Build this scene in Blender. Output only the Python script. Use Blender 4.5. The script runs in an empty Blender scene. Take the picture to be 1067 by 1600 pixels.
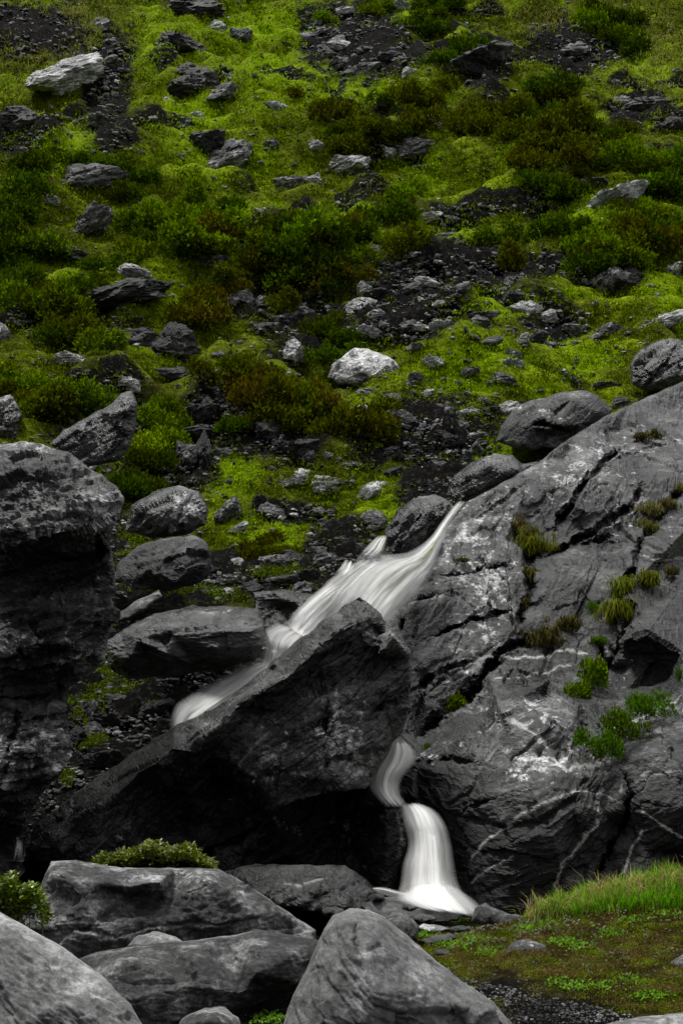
import bpy, math, random
import numpy as np
from mathutils import Vector, Matrix
from mathutils.geometry import delaunay_2d_cdt

SC = bpy.context.scene
COL = SC.collection
random.seed(7)
RNG = np.random.default_rng(11)
rad = math.radians

# ------------------------------------------------------------------ camera, light
CAM_H = 1.6
PITCH = rad(5.0)
cam_d = bpy.data.cameras.new('camera')
cam = bpy.data.objects.new('camera', cam_d)
COL.objects.link(cam)
cam.location = (0, 0, CAM_H)
cam.rotation_euler = (math.pi / 2 + PITCH, 0, 0)
cam_d.sensor_fit = 'VERTICAL'
cam_d.sensor_height = 36
cam_d.lens = 60
cam_d.clip_start = 0.1
cam_d.clip_end = 1000
SC.camera = cam

SUN_EL, SUN_AZ = rad(70), rad(-112)     # azimuth measured from behind the camera
world = bpy.data.worlds.new('World')
SC.world = world
world.use_nodes = True
wn = world.node_tree
wn.nodes.clear()
w_out = wn.nodes.new('ShaderNodeOutputWorld')
w_bg = wn.nodes.new('ShaderNodeBackground')
w_hs = wn.nodes.new('ShaderNodeHueSaturation')
w_sky = wn.nodes.new('ShaderNodeTexSky')
w_sky.sky_type = 'NISHITA'
w_sky.sun_disc = False
w_sky.sun_elevation = SUN_EL
w_sky.sun_rotation = rad(180) + SUN_AZ
w_sky.dust_density = 4
w_hs.inputs['Saturation'].default_value = 0.06   # cloud cover: grey light
w_bg.inputs['Strength'].default_value = 0.05
wn.links.new(w_sky.outputs[0], w_hs.inputs['Color'])
wn.links.new(w_hs.outputs[0], w_bg.inputs['Color'])
wn.links.new(w_bg.outputs[0], w_out.inputs[0])
sun_d = bpy.data.lights.new('sun', 'SUN')
sun = bpy.data.objects.new('sun', sun_d)
COL.objects.link(sun)
sun_d.energy = 1.5
sun_d.angle = rad(11)
sun_d.color = (1, 0.985, 0.96)
to_sun = Vector((math.sin(SUN_AZ) * math.cos(SUN_EL), -math.cos(SUN_AZ) * math.cos(SUN_EL), math.sin(SUN_EL)))
sun.rotation_euler = to_sun.to_track_quat('Z', 'Y').to_euler()
SC.view_settings.view_transform = 'Standard'
SC.view_settings.look = 'None'
SC.view_settings.exposure = 1.5
SC.view_settings.gamma = 1
SC.view_settings.use_curve_mapping = False

# ------------------------------------------------------------------ numpy noise
def _hash(ix, iy, iz, seed):
    h = (ix.astype(np.uint32) * np.uint32(374761393) + iy.astype(np.uint32) * np.uint32(668265263)
         + iz.astype(np.uint32) * np.uint32(2147483647) + np.uint32((seed * 974634777) & 0xffffffff))
    h = (h ^ (h >> np.uint32(13))) * np.uint32(1274126177)
    h = (h ^ (h >> np.uint32(16))) * np.uint32(2246822519)
    return h ^ (h >> np.uint32(15))

def _h01(ix, iy, iz, seed):
    return _hash(ix, iy, iz, seed).astype(np.float64) / 4294967295.0

_G = RNG.normal(size=(256, 3)); _G /= np.linalg.norm(_G, axis=1)[:, None]

def gnoise(P, seed=0):
    with np.errstate(over='ignore'):
        F = np.floor(P); f = P - F; I = F.astype(np.int64)
        u = f * f * f * (f * (f * 6 - 15) + 10)
        out = np.zeros(len(P))
        for dx in (0, 1):
            for dy in (0, 1):
                for dz in (0, 1):
                    g = _G[(_hash(I[:, 0] + dx, I[:, 1] + dy, I[:, 2] + dz, seed) & np.uint32(255)).astype(np.int64)]
                    v = g[:, 0] * (f[:, 0] - dx) + g[:, 1] * (f[:, 1] - dy) + g[:, 2] * (f[:, 2] - dz)
                    w = ((u[:, 0] if dx else 1 - u[:, 0]) * (u[:, 1] if dy else 1 - u[:, 1]) * (u[:, 2] if dz else 1 - u[:, 2]))
                    out += w * v
        return out * 1.6

def fbm(P, octv=4, seed=0, gain=0.5, lac=2.03):
    a, s, o = 1.0, 0.0, np.zeros(len(P))
    for k in range(octv):
        o += a * gnoise(P, seed + k * 17); s += a
        a *= gain; P = P * lac + 3.7
    return o / s

def ridged(P, octv=4, seed=0, gain=0.55, lac=2.1):
    a, s, o = 1.0, 0.0, np.zeros(len(P))
    for k in range(octv):
        o += a * (1 - 2.2 * np.abs(gnoise(P, seed + k * 13))); s += a
        a *= gain; P = P * lac + 1.3
    return o / s

def chips(P, seed=0, tilt=0.8):
    """broken-rock facets: each cell is a small plane of its own"""
    with np.errstate(over='ignore'):
        I = np.floor(P).astype(np.int64)
        best = np.full(len(P), 1e9); val = np.zeros(len(P)); b2 = np.full(len(P), 1e9)
        for dx in (-1, 0, 1):
            for dy in (-1, 0, 1):
                for dz in (-1, 0, 1):
                    jx, jy, jz = I[:, 0] + dx, I[:, 1] + dy, I[:, 2] + dz
                    r = [_h01(jx, jy, jz, seed + q) for q in range(3)]
                    qx, qy, qz = P[:, 0] - jx - r[0], P[:, 1] - jy - r[1], P[:, 2] - jz - r[2]
                    d = qx * qx + qy * qy + qz * qz
                    g = _G[(_hash(jx, jy, jz, seed + 9) & np.uint32(255)).astype(np.int64)]
                    v = (g[:, 0] * qx + g[:, 1] * qy + g[:, 2] * qz) * tilt + 0.5 * r[0] - 0.25
                    m = d < best
                    b2 = np.where(m, best, np.minimum(b2, d))
                    val = np.where(m, v, val); best = np.where(m, d, best)
        return val, np.sqrt(b2) - np.sqrt(best)

def sstep(a, b, x):
    t = np.clip((x - a) / (b - a), 0, 1)
    return t * t * (3 - 2 * t)

# ------------------------------------------------------------------ view geometry helpers
CP, SP = math.cos(PITCH), math.sin(PITCH)
def P3(px, py, d):
    """world point at distance d (metres along +Y) seen at that spot of the photo"""
    X = (np.asarray(px, float) - 533.5) / 800 * 0.3
    Y = (800 - np.asarray(py, float)) / 800 * 0.3
    vy = CP - SP * Y; vz = SP + CP * Y
    k = np.asarray(d, float) / vy
    return np.stack([X * k, vy * k, CAM_H + vz * k], -1)

def to_px(x, y, z):
    zz = z - CAM_H
    f = y * CP + zz * SP; u = -y * SP + zz * CP
    f = np.maximum(f, .1)
    return 533.5 + x / f / 0.3 * 800, 800 - u / f / 0.3 * 800

_by = np.array([-6, 6, 9, 12, 13, 14.5, 17, 20, 22, 30, 45, 62, 85, 110, 140])
_bz = np.array([-.1, -.15, 0, -.25, -.55, -.35, .75, 1.95, 2.75, 7.5, 16.3, 26.3, 39.5, 46, 48])
def terr(x, y):
    """position within each small natural terrace, 0..1, and how strong the terrace is"""
    Q = np.stack([x, y, np.zeros_like(x)], -1).reshape(-1, 3)
    ph = y / 3.4 + 1.5 * fbm(Q / 7.5 + 3, 3, 91).reshape(x.shape)
    return ph - np.floor(ph), sstep(-.15, .3, fbm(Q / 3.0 + 8, 2, 93).reshape(x.shape))

def ground_fn(x, y):
    x = np.asarray(x, float); y = np.asarray(y, float)
    z = np.interp(y, _by, _bz)
    z = z + 0.44 * sstep(0.8, 2.4, x) * sstep(9.5, 12.6, y) * (1 - sstep(13.0, 14.2, y))
    z = z - 0.35 * (1 - sstep(-0.6, 0.9, x)) * (1 - sstep(9, 13, y))
    r = sstep(16, 30, y)
    Q = np.stack([x, y, np.zeros_like(x)], -1).reshape(-1, 3)
    n1 = fbm(Q / 7.0, 3, 5).reshape(x.shape); n2 = fbm(Q / 1.9 + 9, 3, 8).reshape(x.shape)
    h1 = np.abs(gnoise(Q / 1.5 + fbm(Q / 2, 2, 3)[:, None] * .4, 61)).reshape(x.shape); h2 = np.abs(gnoise(Q / .62, 63)).reshape(x.shape)
    f, ta = terr(x, y)
    z = z + r * (1.7 * n1 + 0.6 * n2 + .5 * h1 + .2 * h2 + .75 * ta * (sstep(0, .2, f) - f)) + (1 - r) * 0.07 * n2
    return z

_gx = np.arange(-52, 52.01, .14); _gy = np.arange(4, 136, .14)
_gz = ground_fn(*np.meshgrid(_gx, _gy, indexing='xy'))
def ground(x, y):
    x = np.asarray(x, float); y = np.asarray(y, float)
    fx = np.clip((x - _gx[0]) / .14, 0, len(_gx) - 1.001); fy = np.clip((y - _gy[0]) / .14, 0, len(_gy) - 1.001)
    i = fx.astype(int); j = fy.astype(int); fx = fx - i; fy = fy - j
    return (_gz[j, i] * (1 - fx) + _gz[j, i + 1] * fx) * (1 - fy) + (_gz[j + 1, i] * (1 - fx) + _gz[j + 1, i + 1] * fx) * fy

def hit(px, py):
    px = np.atleast_1d(np.asarray(px, float)); py = np.atleast_1d(np.asarray(py, float))
    ys = np.geomspace(6, 120, 260)
    p = P3(px[:, None], py[:, None], ys[None, :])
    g = ground(p[..., 0], p[..., 1])
    below = p[..., 2] < g
    below[:, -1] = True
    i = np.maximum(below.argmax(1), 1)
    r = np.arange(len(px))
    a = (p[r, i - 1, 2] - g[r, i - 1]); b = (p[r, i, 2] - g[r, i])
    t = np.clip(a / np.maximum(a - b, 1e-6), 0, 1)
    return P3(px, py, ys[i - 1] + t * (ys[i] - ys[i - 1]))

# ------------------------------------------------------------------ mesh + naming helpers
def mesh_np(name, V, F, mat=None, smooth=True, attrs=None, uv=None):
    """F: list of (n,3) / (n,4) arrays"""
    me = bpy.data.meshes.new(name)
    F = [np.asarray(f) for f in (F if isinstance(F, list) else [F]) if len(f)]
    V = np.asarray(V, np.float32)
    me.vertices.add(len(V)); me.vertices.foreach_set('co', V.ravel())
    nl = sum(f.size for f in F); nf = sum(len(f) for f in F)
    me.loops.add(nl); me.polygons.add(nf)
    li = np.concatenate([f.ravel() for f in F]).astype(np.int32)
    tot = np.concatenate([np.full(len(f), f.shape[1]) for f in F]).astype(np.int32)
    st = np.concatenate([[0], np.cumsum(tot)[:-1]]).astype(np.int32)
    me.loops.foreach_set('vertex_index', li)
    me.polygons.foreach_set('loop_start', st)
    me.polygons.foreach_set('loop_total', tot)
    me.polygons.foreach_set('use_smooth', np.full(nf, smooth))
    for k, a in (attrs or {}).items():
        if a.ndim == 1:
            at = me.attributes.new(k, 'FLOAT', 'POINT'); at.data.foreach_set('value', a.astype(np.float32))
        else:
            at = me.color_attributes.new(k, 'FLOAT_COLOR', 'POINT')
            c = np.ones((len(V), 4), np.float32); c[:, :a.shape[1]] = a
            at.data.foreach_set('color', c.ravel())
    if uv is not None:
        l = me.uv_layers.new(name='UVMap')
        l.data.foreach_set('uv', np.asarray(uv, np.float32)[li].ravel())
    me.update(calc_edges=True)
    if mat: me.materials.append(mat)
    return me

def link(name, me, parent=None, loc=None):
    o = bpy.data.objects.new(name, me); COL.objects.link(o)
    if parent is not None: o.parent = parent
    if loc is not None: o.location = loc
    return o

def tag(o, label=None, cat=None, group=None, kind=None):
    if label: o['label'] = label
    if cat: o['category'] = cat
    if group: o['group'] = group
    if kind: o['kind'] = kind
    return o

def recentre(me, c):
    me.transform(Matrix.Translation(-Vector(c)))

# ------------------------------------------------------------------ materials
def nd(nt, t, **kw):
    n = nt.nodes.new(t)
    for k, v in kw.items():
        if k in n.inputs: n.inputs[k].default_value = v
        else: setattr(n, k, v)
    return n

def ramp(nt, src, stops):
    r = nt.nodes.new('ShaderNodeValToRGB')
    el = r.color_ramp.elements
    el[0].position, el[0].color = stops[0][0], (*stops[0][1], 1)
    el[1].position, el[1].color = stops[-1][0], (*stops[-1][1], 1)
    for p, c in stops[1:-1]:
        e = el.new(p); e.color = (*c, 1)
    nt.links.new(src, r.inputs[0])
    return r

def new_mat(name):
    m = bpy.data.materials.new(name); m.use_nodes = True
    nt = m.node_tree; nt.nodes.clear()
    out = nt.nodes.new('ShaderNodeOutputMaterial')
    b = nt.nodes.new('ShaderNodeBsdfPrincipled')
    nt.links.new(b.outputs[0], out.inputs[0])
    return m, nt, b, out

def mixc(nt, fac, a, b, blend='MIX'):
    m = nt.nodes.new('ShaderNodeMix'); m.data_type = 'RGBA'; m.blend_type = blend
    for inp, v in ((m.inputs['Factor'], fac), (m.inputs[6], a), (m.inputs[7], b)):
        if isinstance(v, (int, float)): inp.default_value = v
        elif isinstance(v, tuple): inp.default_value = (*v, 1)
        else: nt.links.new(v, inp)
    return m.outputs[2]

def math_(nt, op, a, b=None, c=None, clamp=False):
    m = nt.nodes.new('ShaderNodeMath'); m.operation = op; m.use_clamp = clamp
    for i, v in enumerate((a, b, c)):
        if v is None: continue
        if isinstance(v, (int, float)): m.inputs[i].default_value = v
        else: nt.links.new(v, m.inputs[i])
    return m.outputs[0]

def rock_mat(name, lo, hi, lichen=0.3, lich_scale=7.0, rough=0.62, strata=None, bump=0.35, scale=1.0, spec=0.35, objrand=False, gmix=.7):
    """grey schist: mottled base, fine grain, pale lichen crust, quartz (vein attribute)"""
    m, nt, b, out = new_mat(name)
    tc = nt.nodes.new('ShaderNodeTexCoord')
    mp = nt.nodes.new('ShaderNodeMapping')
    src = tc.outputs['Object']
    if objrand:
        oi = nt.nodes.new('ShaderNodeObjectInfo')
        va = nt.nodes.new('ShaderNodeVectorMath'); va.operation = 'SCALE'
        cx = nt.nodes.new('ShaderNodeCombineXYZ')
        nt.links.new(oi.outputs['Random'], cx.inputs[0]); nt.links.new(oi.outputs['Random'], cx.inputs[1])
        nt.links.new(cx.outputs[0], va.inputs[0]); va.inputs['Scale'].default_value = 57
        ad = nt.nodes.new('ShaderNodeVectorMath'); ad.operation = 'ADD'
        nt.links.new(src, ad.inputs[0]); nt.links.new(va.outputs[0], ad.inputs[1]); src = ad.outputs[0]
    nt.links.new(src, mp.inputs[0])
    if strata: mp.inputs['Rotation'].default_value = strata
    mp.inputs['Scale'].default_value = (scale, scale, scale * (2.2 if strata else 1))
    n1 = nd(nt, 'ShaderNodeTexNoise', Scale=2.0, Detail=10.0, Roughness=0.7)
    n2 = nd(nt, 'ShaderNodeTexNoise', Scale=15.0, Detail=8.0, Roughness=0.75)
    n3 = nd(nt, 'ShaderNodeTexNoise', Scale=lich_scale, Detail=10.0, Roughness=0.8)
    n4 = nd(nt, 'ShaderNodeTexNoise', Scale=0.9, Detail=4.0, Roughness=0.55)
    n5 = nd(nt, 'ShaderNodeTexVoronoi', Scale=30.0)
    n6 = nd(nt, 'ShaderNodeTexNoise', Scale=5.0, Detail=9.0, Roughness=0.7, Distortion=0.6)
    for n in (n1, n2, n6): nt.links.new(mp.outputs[0], n.inputs['Vector'])
    for n in (n3, n4, n5): nt.links.new(src, n.inputs['Vector'])
    base = ramp(nt, n1.outputs[0], [(0.4, (lo,) * 3), (0.5, ((lo + hi) / 3.6,) * 3), (0.6, (hi,) * 3)]).outputs[0]
    grain = ramp(nt, n2.outputs[0], [(0.4, (0.25,) * 3), (0.5, (1.0,) * 3), (0.6, (2.1,) * 3)]).outputs[0]
    colr = mixc(nt, gmix, base, grain, 'MULTIPLY')
    # thin dark seams along the bedding
    seam = math_(nt, 'ABSOLUTE', math_(nt, 'SUBTRACT', n6.outputs[0], 0.5))
    seam = math_(nt, 'MULTIPLY', math_(nt, 'SUBTRACT', 0.012, seam), 90, clamp=True)
    colr = mixc(nt, math_(nt, 'MULTIPLY', seam, .55), colr, (lo * .3,) * 3)
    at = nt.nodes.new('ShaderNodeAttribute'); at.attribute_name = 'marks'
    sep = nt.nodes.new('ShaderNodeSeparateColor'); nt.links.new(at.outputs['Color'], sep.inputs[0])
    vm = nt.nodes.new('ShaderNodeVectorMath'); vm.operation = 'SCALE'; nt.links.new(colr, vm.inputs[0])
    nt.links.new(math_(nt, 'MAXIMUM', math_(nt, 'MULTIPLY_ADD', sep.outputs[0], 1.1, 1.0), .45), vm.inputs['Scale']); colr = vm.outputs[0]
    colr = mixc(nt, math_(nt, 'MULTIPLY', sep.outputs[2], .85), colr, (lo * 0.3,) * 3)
    lf = math_(nt, 'MULTIPLY_ADD', n4.outputs[0], 0.5, -0.25)
    lf = math_(nt, 'ADD', lf, n3.outputs[0])
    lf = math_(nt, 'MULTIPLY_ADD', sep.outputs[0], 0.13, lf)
    th = 0.66 - 0.11 * lichen
    lr = math_(nt, 'MULTIPLY', math_(nt, 'SUBTRACT', lf, th), 16, clamp=True)
    lcol = ramp(nt, n2.outputs[0], [(0.42, (0.22,) * 3), (0.56, (0.78,) * 3)]).outputs[0]
    colr = mixc(nt, math_(nt, 'MULTIPLY', lr, 0.8), colr, lcol)
    sp = math_(nt, 'MULTIPLY', math_(nt, 'SUBTRACT', 0.13, n5.outputs['Distance']), 25, clamp=True)
    sp = math_(nt, 'MULTIPLY', sp, math_(nt, 'GREATER_THAN', n4.outputs[0], 0.52 - .05 * lichen))
    colr = mixc(nt, math_(nt, 'MULTIPLY', sp, min(0.8, 0.15 + lichen * 0.7)), colr, (0.4,) * 3)
    colr = mixc(nt, sep.outputs[1], colr, (0.55, 0.55, 0.53))
    nt.links.new(colr, b.inputs['Base Color'])
    b.inputs['Specular IOR Level'].default_value = spec
    rr = ramp(nt, n1.outputs[0], [(0.38, (max(.2, rough - .2),) * 3), (0.62, (min(1, rough + .2),) * 3)])
    nt.links.new(rr.outputs[0], b.inputs['Roughness'])
    b1 = nd(nt, 'ShaderNodeBump', Strength=min(1, bump * .7), Distance=0.12)
    nt.links.new(math_(nt, 'ADD', n1.outputs[0], math_(nt, 'MULTIPLY', n6.outputs[0], .3)), b1.inputs['Height'])
    b2 = nd(nt, 'ShaderNodeBump', Strength=min(1, bump * 1.6), Distance=0.03)
    nt.links.new(math_(nt, 'MULTIPLY_ADD', lr, .1, n2.outputs[0]), b2.inputs['Height']); nt.links.new(b1.outputs[0], b2.inputs['Normal'])
    nt.links.new(b2.outputs[0], b.inputs['Normal'])
    return m

M_SLAB = rock_mat('slab_rock', 0.005, 0.095, lichen=0.42, lich_scale=8, strata=(rad(25), rad(26), 0), rough=0.5, spec=.4, bump=.45, gmix=.65)
M_DARK = rock_mat('wet_dark_rock', 0.003, 0.07, lichen=0.1, lich_scale=10, rough=0.36, spec=0.5, strata=(0, rad(36), 0), bump=0.4, gmix=.55)
M_CLIFF = rock_mat('banded_dark_rock', 0.003, 0.10, lichen=0.55, lich_scale=11, rough=0.4, spec=.5, strata=(rad(8), rad(10), 0), bump=0.7)
M_MID = rock_mat('mid_grey_rock', 0.014, 0.12, lichen=0.3, rough=0.6, spec=.25, bump=.5)
M_FORE = rock_mat('dry_grey_rock', 0.11, 0.27, lichen=0.0, lich_scale=9, rough=0.8, scale=1.6, bump=0.3, spec=.2, gmix=.45)
M_FORE2 = rock_mat('speckled_grey_rock', 0.03, 0.21, lichen=0.15, lich_scale=14, rough=0.75, scale=2.2, bump=0.5, spec=.2)
M_PALE = rock_mat('pale_hill_rock', 0.16, 0.6, lichen=1.2, lich_scale=3, rough=0.8, strata=(rad(20), rad(22), 0), objrand=True, bump=0.6, spec=.2)
M_GREY = rock_mat('grey_hill_rock', 0.025, 0.22, lichen=0.8, lich_scale=3, rough=0.7, strata=(rad(20), rad(22), 0), objrand=True, bump=0.6, spec=.2)
M_BLACK = rock_mat('black_hill_rock', 0.006, 0.05, lichen=0.2, lich_scale=3, rough=0.55, strata=(rad(20), rad(22), 0), objrand=True, bump=0.6, spec=.25)

def leaf_mat(name, tint=(1, 1, 1), rough=0.7, trans=0.3, spec=0.0):
    m, nt, b, out = new_mat(name)
    at = nt.nodes.new('ShaderNodeAttribute'); at.attribute_name = 'tone'
    oi = nt.nodes.new('ShaderNodeObjectInfo')
    hs = nt.nodes.new('ShaderNodeHueSaturation')
    nt.links.new(at.outputs['Color'], hs.inputs['Color'])
    nt.links.new(math_(nt, 'MULTIPLY_ADD', oi.outputs['Random'], 0.5, 0.75), hs.inputs['Value'])
    nt.links.new(math_(nt, 'MULTIPLY_ADD', oi.outputs['Random'], 0.03, 0.487), hs.inputs['Hue'])
    c = mixc(nt, 1.0, hs.outputs[0], tint, 'MULTIPLY')
    nt.links.new(c, b.inputs['Base Color'])
    b.inputs['Roughness'].default_value = rough
    b.inputs['Specular IOR Level'].default_value = spec
    tr = nt.nodes.new('ShaderNodeBsdfTranslucent'); nt.links.new(c, tr.inputs['Color'])
    mx = nt.nodes.new('ShaderNodeMixShader'); mx.inputs[0].default_value = trans
    nt.links.new(b.outputs[0], mx.inputs[1]); nt.links.new(tr.outputs[0], mx.inputs[2])
    nt.links.new(mx.outputs[0], out.inputs[0])
    return m
M_LEAF = leaf_mat('heath_leaves')
M_GRASS = leaf_mat('grass_blades', rough=0.6, trans=0.3)
M_GLOSSY = leaf_mat('glossy_leaves', rough=0.35, trans=0.2, spec=0.35)
def flat_mat(name, c, rough=0.8):
    m, nt, b, out = new_mat(name)
    n = nd(nt, 'ShaderNodeTexNoise', Scale=20.0, Detail=4.0)
    r = ramp(nt, n.outputs[0], [(0.3, tuple(v * .6 for v in c)), (0.7, tuple(v * 1.3 for v in c))])
    nt.links.new(r.outputs[0], b.inputs['Base Color']); b.inputs['Roughness'].default_value = rough
    return m
M_STEM = flat_mat('woody_stem', (0.05, 0.035, 0.02))
M_PETAL = flat_mat('white_petals', (0.85, 0.85, 0.8))

# ------------------------------------------------------------------ relief rocks
def seg_nearest(Q, poly):
    """nearest point on closed polygon; returns dist, point, segment index, t"""
    A = poly; B = np.roll(poly, -1, 0); D = B - A; L = (D * D).sum(1) + 1e-9
    best = np.full(len(Q), 1e9); bp = np.zeros_like(Q); bi = np.zeros(len(Q), int); bt = np.zeros(len(Q))
    for i in range(len(A)):
        t = np.clip(((Q - A[i]) @ D[i]) / L[i], 0, 1)
        p = A[i] + t[:, None] * D[i]
        d = ((Q - p) ** 2).sum(1)
        m = d < best
        best[m] = d[m]; bp[m] = p[m]; bi[m] = i; bt[m] = t[m]
    return np.sqrt(best), bp, bi, bt

def line_dist(Q, pts):
    pts = np.asarray(pts, float); best = np.full(len(Q), 1e9)
    for i in range(len(pts) - 1):
        d = pts[i + 1] - pts[i]
        t = np.clip(((Q - pts[i]) @ d) / (d @ d + 1e-9), 0, 1)
        best = np.minimum(best, np.hypot(*(Q - pts[i] - t[:, None] * d).T))
    return best

def wig(Q, amp, sc, seed):
    z = np.zeros((len(Q), 1))
    q = np.concatenate([Q / sc, z], 1)
    return Q + amp * np.stack([fbm(q, 3, seed), fbm(q + 31.7, 3, seed + 5)], 1)

def relief(name, label, cat, D, outline, inner, mat, step=2.4, thick=1.0, blur=2, jit=2.0, cracks=(), veins=(), pale=(),
           dark=(), dirs=(0, -38), amps=(.05, .05, .012), freqs=(1.6, 4.0, 14.0), edge=(9, .12), seed=1, shrink=.35, group=None, aniso=3.5, strat=.03):
    ol = np.array([(p[0], p[1]) for p in outline], float)
    od = np.array([p[2] if len(p) > 2 else 0. for p in outline])
    # dense, slightly wandering outline
    pts, ds = [], []
    n = len(ol)
    for i in range(n):
        a, b_ = ol[i], ol[(i + 1) % n]
        k = max(1, int(np.hypot(*(b_ - a)) / 7))
        for j in range(k):
            pts.append(a + (b_ - a) * j / k); ds.append(od[i] + (od[(i + 1) % n] - od[i]) * j / k)
    pts = np.array(pts); ds = np.array(ds)
    pts = wig(pts, jit * 2.2, 22, seed)
    x0, y0 = pts.min(0) - 12 * step; x1, y1 = pts.max(0) + 12 * step
    xs = np.arange(x0, x1, step); ys = np.arange(y0, y1, step)
    GX, GY = np.meshgrid(xs, ys); H, W = GX.shape
    dep = np.full((H, W), np.nan)
    allv = [Vector(p) for p in pts] + [Vector((p[0], p[1])) for p in inner]
    alld = list(ds) + [p[2] for p in inner]
    np_ = len(pts)
    vo, eo, fo, ov, oe, of = delaunay_2d_cdt(allv, [(i, (i + 1) % np_) for i in range(np_)], [list(range(np_))], 1, 1e-4)
    dd = [np.mean([alld[k] for k in o]) if len(o) else 0. for o in ov]
    for f in fo:
        for k in range(1, len(f) - 1):
            t = (f[0], f[k], f[k + 1])
            (ax, ay), (bx, by), (cx, cy) = [tuple(vo[q]) for q in t]
            det = (by - cy) * (ax - cx) + (cx - bx) * (ay - cy)
            if abs(det) < 1e-6: continue
            i0 = max(0, int((min(ax, bx, cx) - x0) / step)); i1 = min(W, int((max(ax, bx, cx) - x0) / step) + 2)
            j0 = max(0, int((min(ay, by, cy) - y0) / step)); j1 = min(H, int((max(ay, by, cy) - y0) / step) + 2)
            gx = GX[j0:j1, i0:i1]; gy = GY[j0:j1, i0:i1]
            l1 = ((by - cy) * (gx - cx) + (cx - bx) * (gy - cy)) / det
            l2 = ((cy - ay) * (gx - cx) + (ax - cx) * (gy - cy)) / det
            l3 = 1 - l1 - l2
            m = (l1 >= -1e-6) & (l2 >= -1e-6) & (l3 >= -1e-6)
            dep[j0:j1, i0:i1][m] = (l1 * dd[t[0]] + l2 * dd[t[1]] + l3 * dd[t[2]])[m]
    inside = ~np.isnan(dep)
    Q = np.stack([GX.ravel(), GY.ravel()], 1)
    dist, bp, bi, bt = seg_nearest(Q, pts)
    bd = ds[bi] * (1 - bt) + ds[(bi + 1) % np_] * bt
    ins = inside.ravel(); dp = dep.ravel().copy(); dp[~ins] = bd[~ins]
    g = dp.reshape(H, W)
    for _ in range(blur):
        p = np.pad(g, 1, mode='edge')
        g = (p[1:-1, 1:-1] * 2 + p[:-2, 1:-1] + p[2:, 1:-1] + p[1:-1, :-2] + p[1:-1, 2:]) / 6
    dp = np.where(ins, g.ravel(), bd)
    ew, er = edge
    t = np.clip(1 - dist / ew, 0, 1)
    dp = dp + np.where(ins, er * (1 - np.sqrt(1 - t * t * .98)), er * 0.86)
    Qw = wig(wig(Q, 6, 26, seed + 3), 2.5, 7, seed + 4)
    cn = np.clip(.75 + 1.3 * fbm(np.concatenate([Q / 24, Q[:, :1] * 0 + seed], 1), 3, seed + 12), .12, 1.4)
    for (pl, wd, am) in cracks:
        ld = line_dist(Qw, pl)
        pe = np.minimum(np.hypot(*(Qw - np.array(pl[0])).T), np.hypot(*(Qw - np.array(pl[-1])).T))
        tp = np.clip(pe / 28, .15, 1) * cn
        dp = dp + np.where(ins, am * np.minimum(tp, 1) * np.exp(-(ld / (wd * .85 * tp + .6)) ** 2.6), 0)
    # skirt that carries the body back
    S = 9.5 * step
    s = np.where(ins, 0, dist)
    th = np.clip(s / S, 0, 1) * math.pi / 2
    cen = pts.mean(0)
    PX = np.where(ins, Q[:, 0], bp[:, 0] + (cen[0] - bp[:, 0]) * shrink * (1 - np.cos(th)))
    PY = np.where(ins, Q[:, 1], bp[:, 1] + (cen[1] - bp[:, 1]) * shrink * (1 - np.cos(th)))
    dp = dp + np.where(ins, 0, thick * np.sin(th))
    P = P3(PX, PY, D + dp)
    G = P.reshape(H, W, 3)
    du = np.gradient(G, axis=1); dv = np.gradient(G, axis=0)
    N = np.cross(du, dv).reshape(-1, 3); N /= np.linalg.norm(N, axis=1)[:, None] + 1e-9
    flip = (N * (P - np.array([0, 0, CAM_H]))).sum(1) > 0
    N[flip] *= -1
    # strata frame
    a, b_ = rad(dirs[0]), rad(dirs[1])
    Rm = np.array(Matrix.Rotation(b_, 3, 'Y') @ Matrix.Rotation(a, 3, 'X'))
    U = P @ Rm
    US = U * np.array([1, 1, aniso])
    k = ins | (s < S * 1.01)
    idx = np.nonzero(k)[0]
    d = np.zeros(len(P))
    Us, Ui = US[idx], U[idx]
    c1, e1 = chips(Us * freqs[0] / 1.6 + 5, seed, 0.9)
    c2, e2 = chips(Us * freqs[1] / 1.6 + fbm(Ui * 3, 2, seed)[:, None] * .3, seed + 4, 0.9)
    v = amps[0] * (c1 * 1.3 + 0.5 * fbm(Ui * freqs[0], 3, seed)) - amps[0] * .35 * np.exp(-(e1 / .05) ** 2)
    v += amps[1] * (c2 * .9) - amps[1] * .3 * np.exp(-(e2 / .07) ** 2)
    c3, e3 = chips(Us * freqs[1] * 1.7 + fbm(Ui * 6, 2, seed + 1)[:, None] * .3, seed + 7, 1.0)
    v += amps[1] * .42 * c3 * sstep(-.3, .4, fbm(Ui * 1.3, 2, seed + 31)) - amps[1] * .12 * np.exp(-(e3 / .08) ** 2)
    v += amps[2] * 1.6 * ridged(Us * freqs[2] / 2, 4, seed + 2)
    # bedding: saw-tooth ledges
    ph = Ui[:, 2] * 5.5 + 1.3 * fbm(Ui * .8, 3, seed + 8)
    saw = ph - np.floor(ph)
    ph2 = Ui[:, 2] * 17 + 1.8 * fbm(Ui * 1.6, 3, seed + 9); sw2 = ph2 - np.floor(ph2)
    v += strat * .33 * (sw2 ** 3 - .3) * sstep(-.2, .3, fbm(Ui * 1.7 + 4, 2, seed + 23))
    v += strat * (saw ** 2 - .4) * sstep(-.25, .35, fbm(Ui * 1.1, 2, seed + 21))
    d[idx] = v
    vw = P - np.array([0, 0, CAM_H]); vw /= np.linalg.norm(vw, axis=1)[:, None]
    fade = np.where(ins, np.clip(.35 + dist / 10, .35, 1), .35) * np.clip(.12 + 1.7 * np.abs((N * vw).sum(1)), 0, 1)
    P = P + N * (d * fade)[:, None]
    marks = np.zeros((len(P), 3), np.float32)
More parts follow.
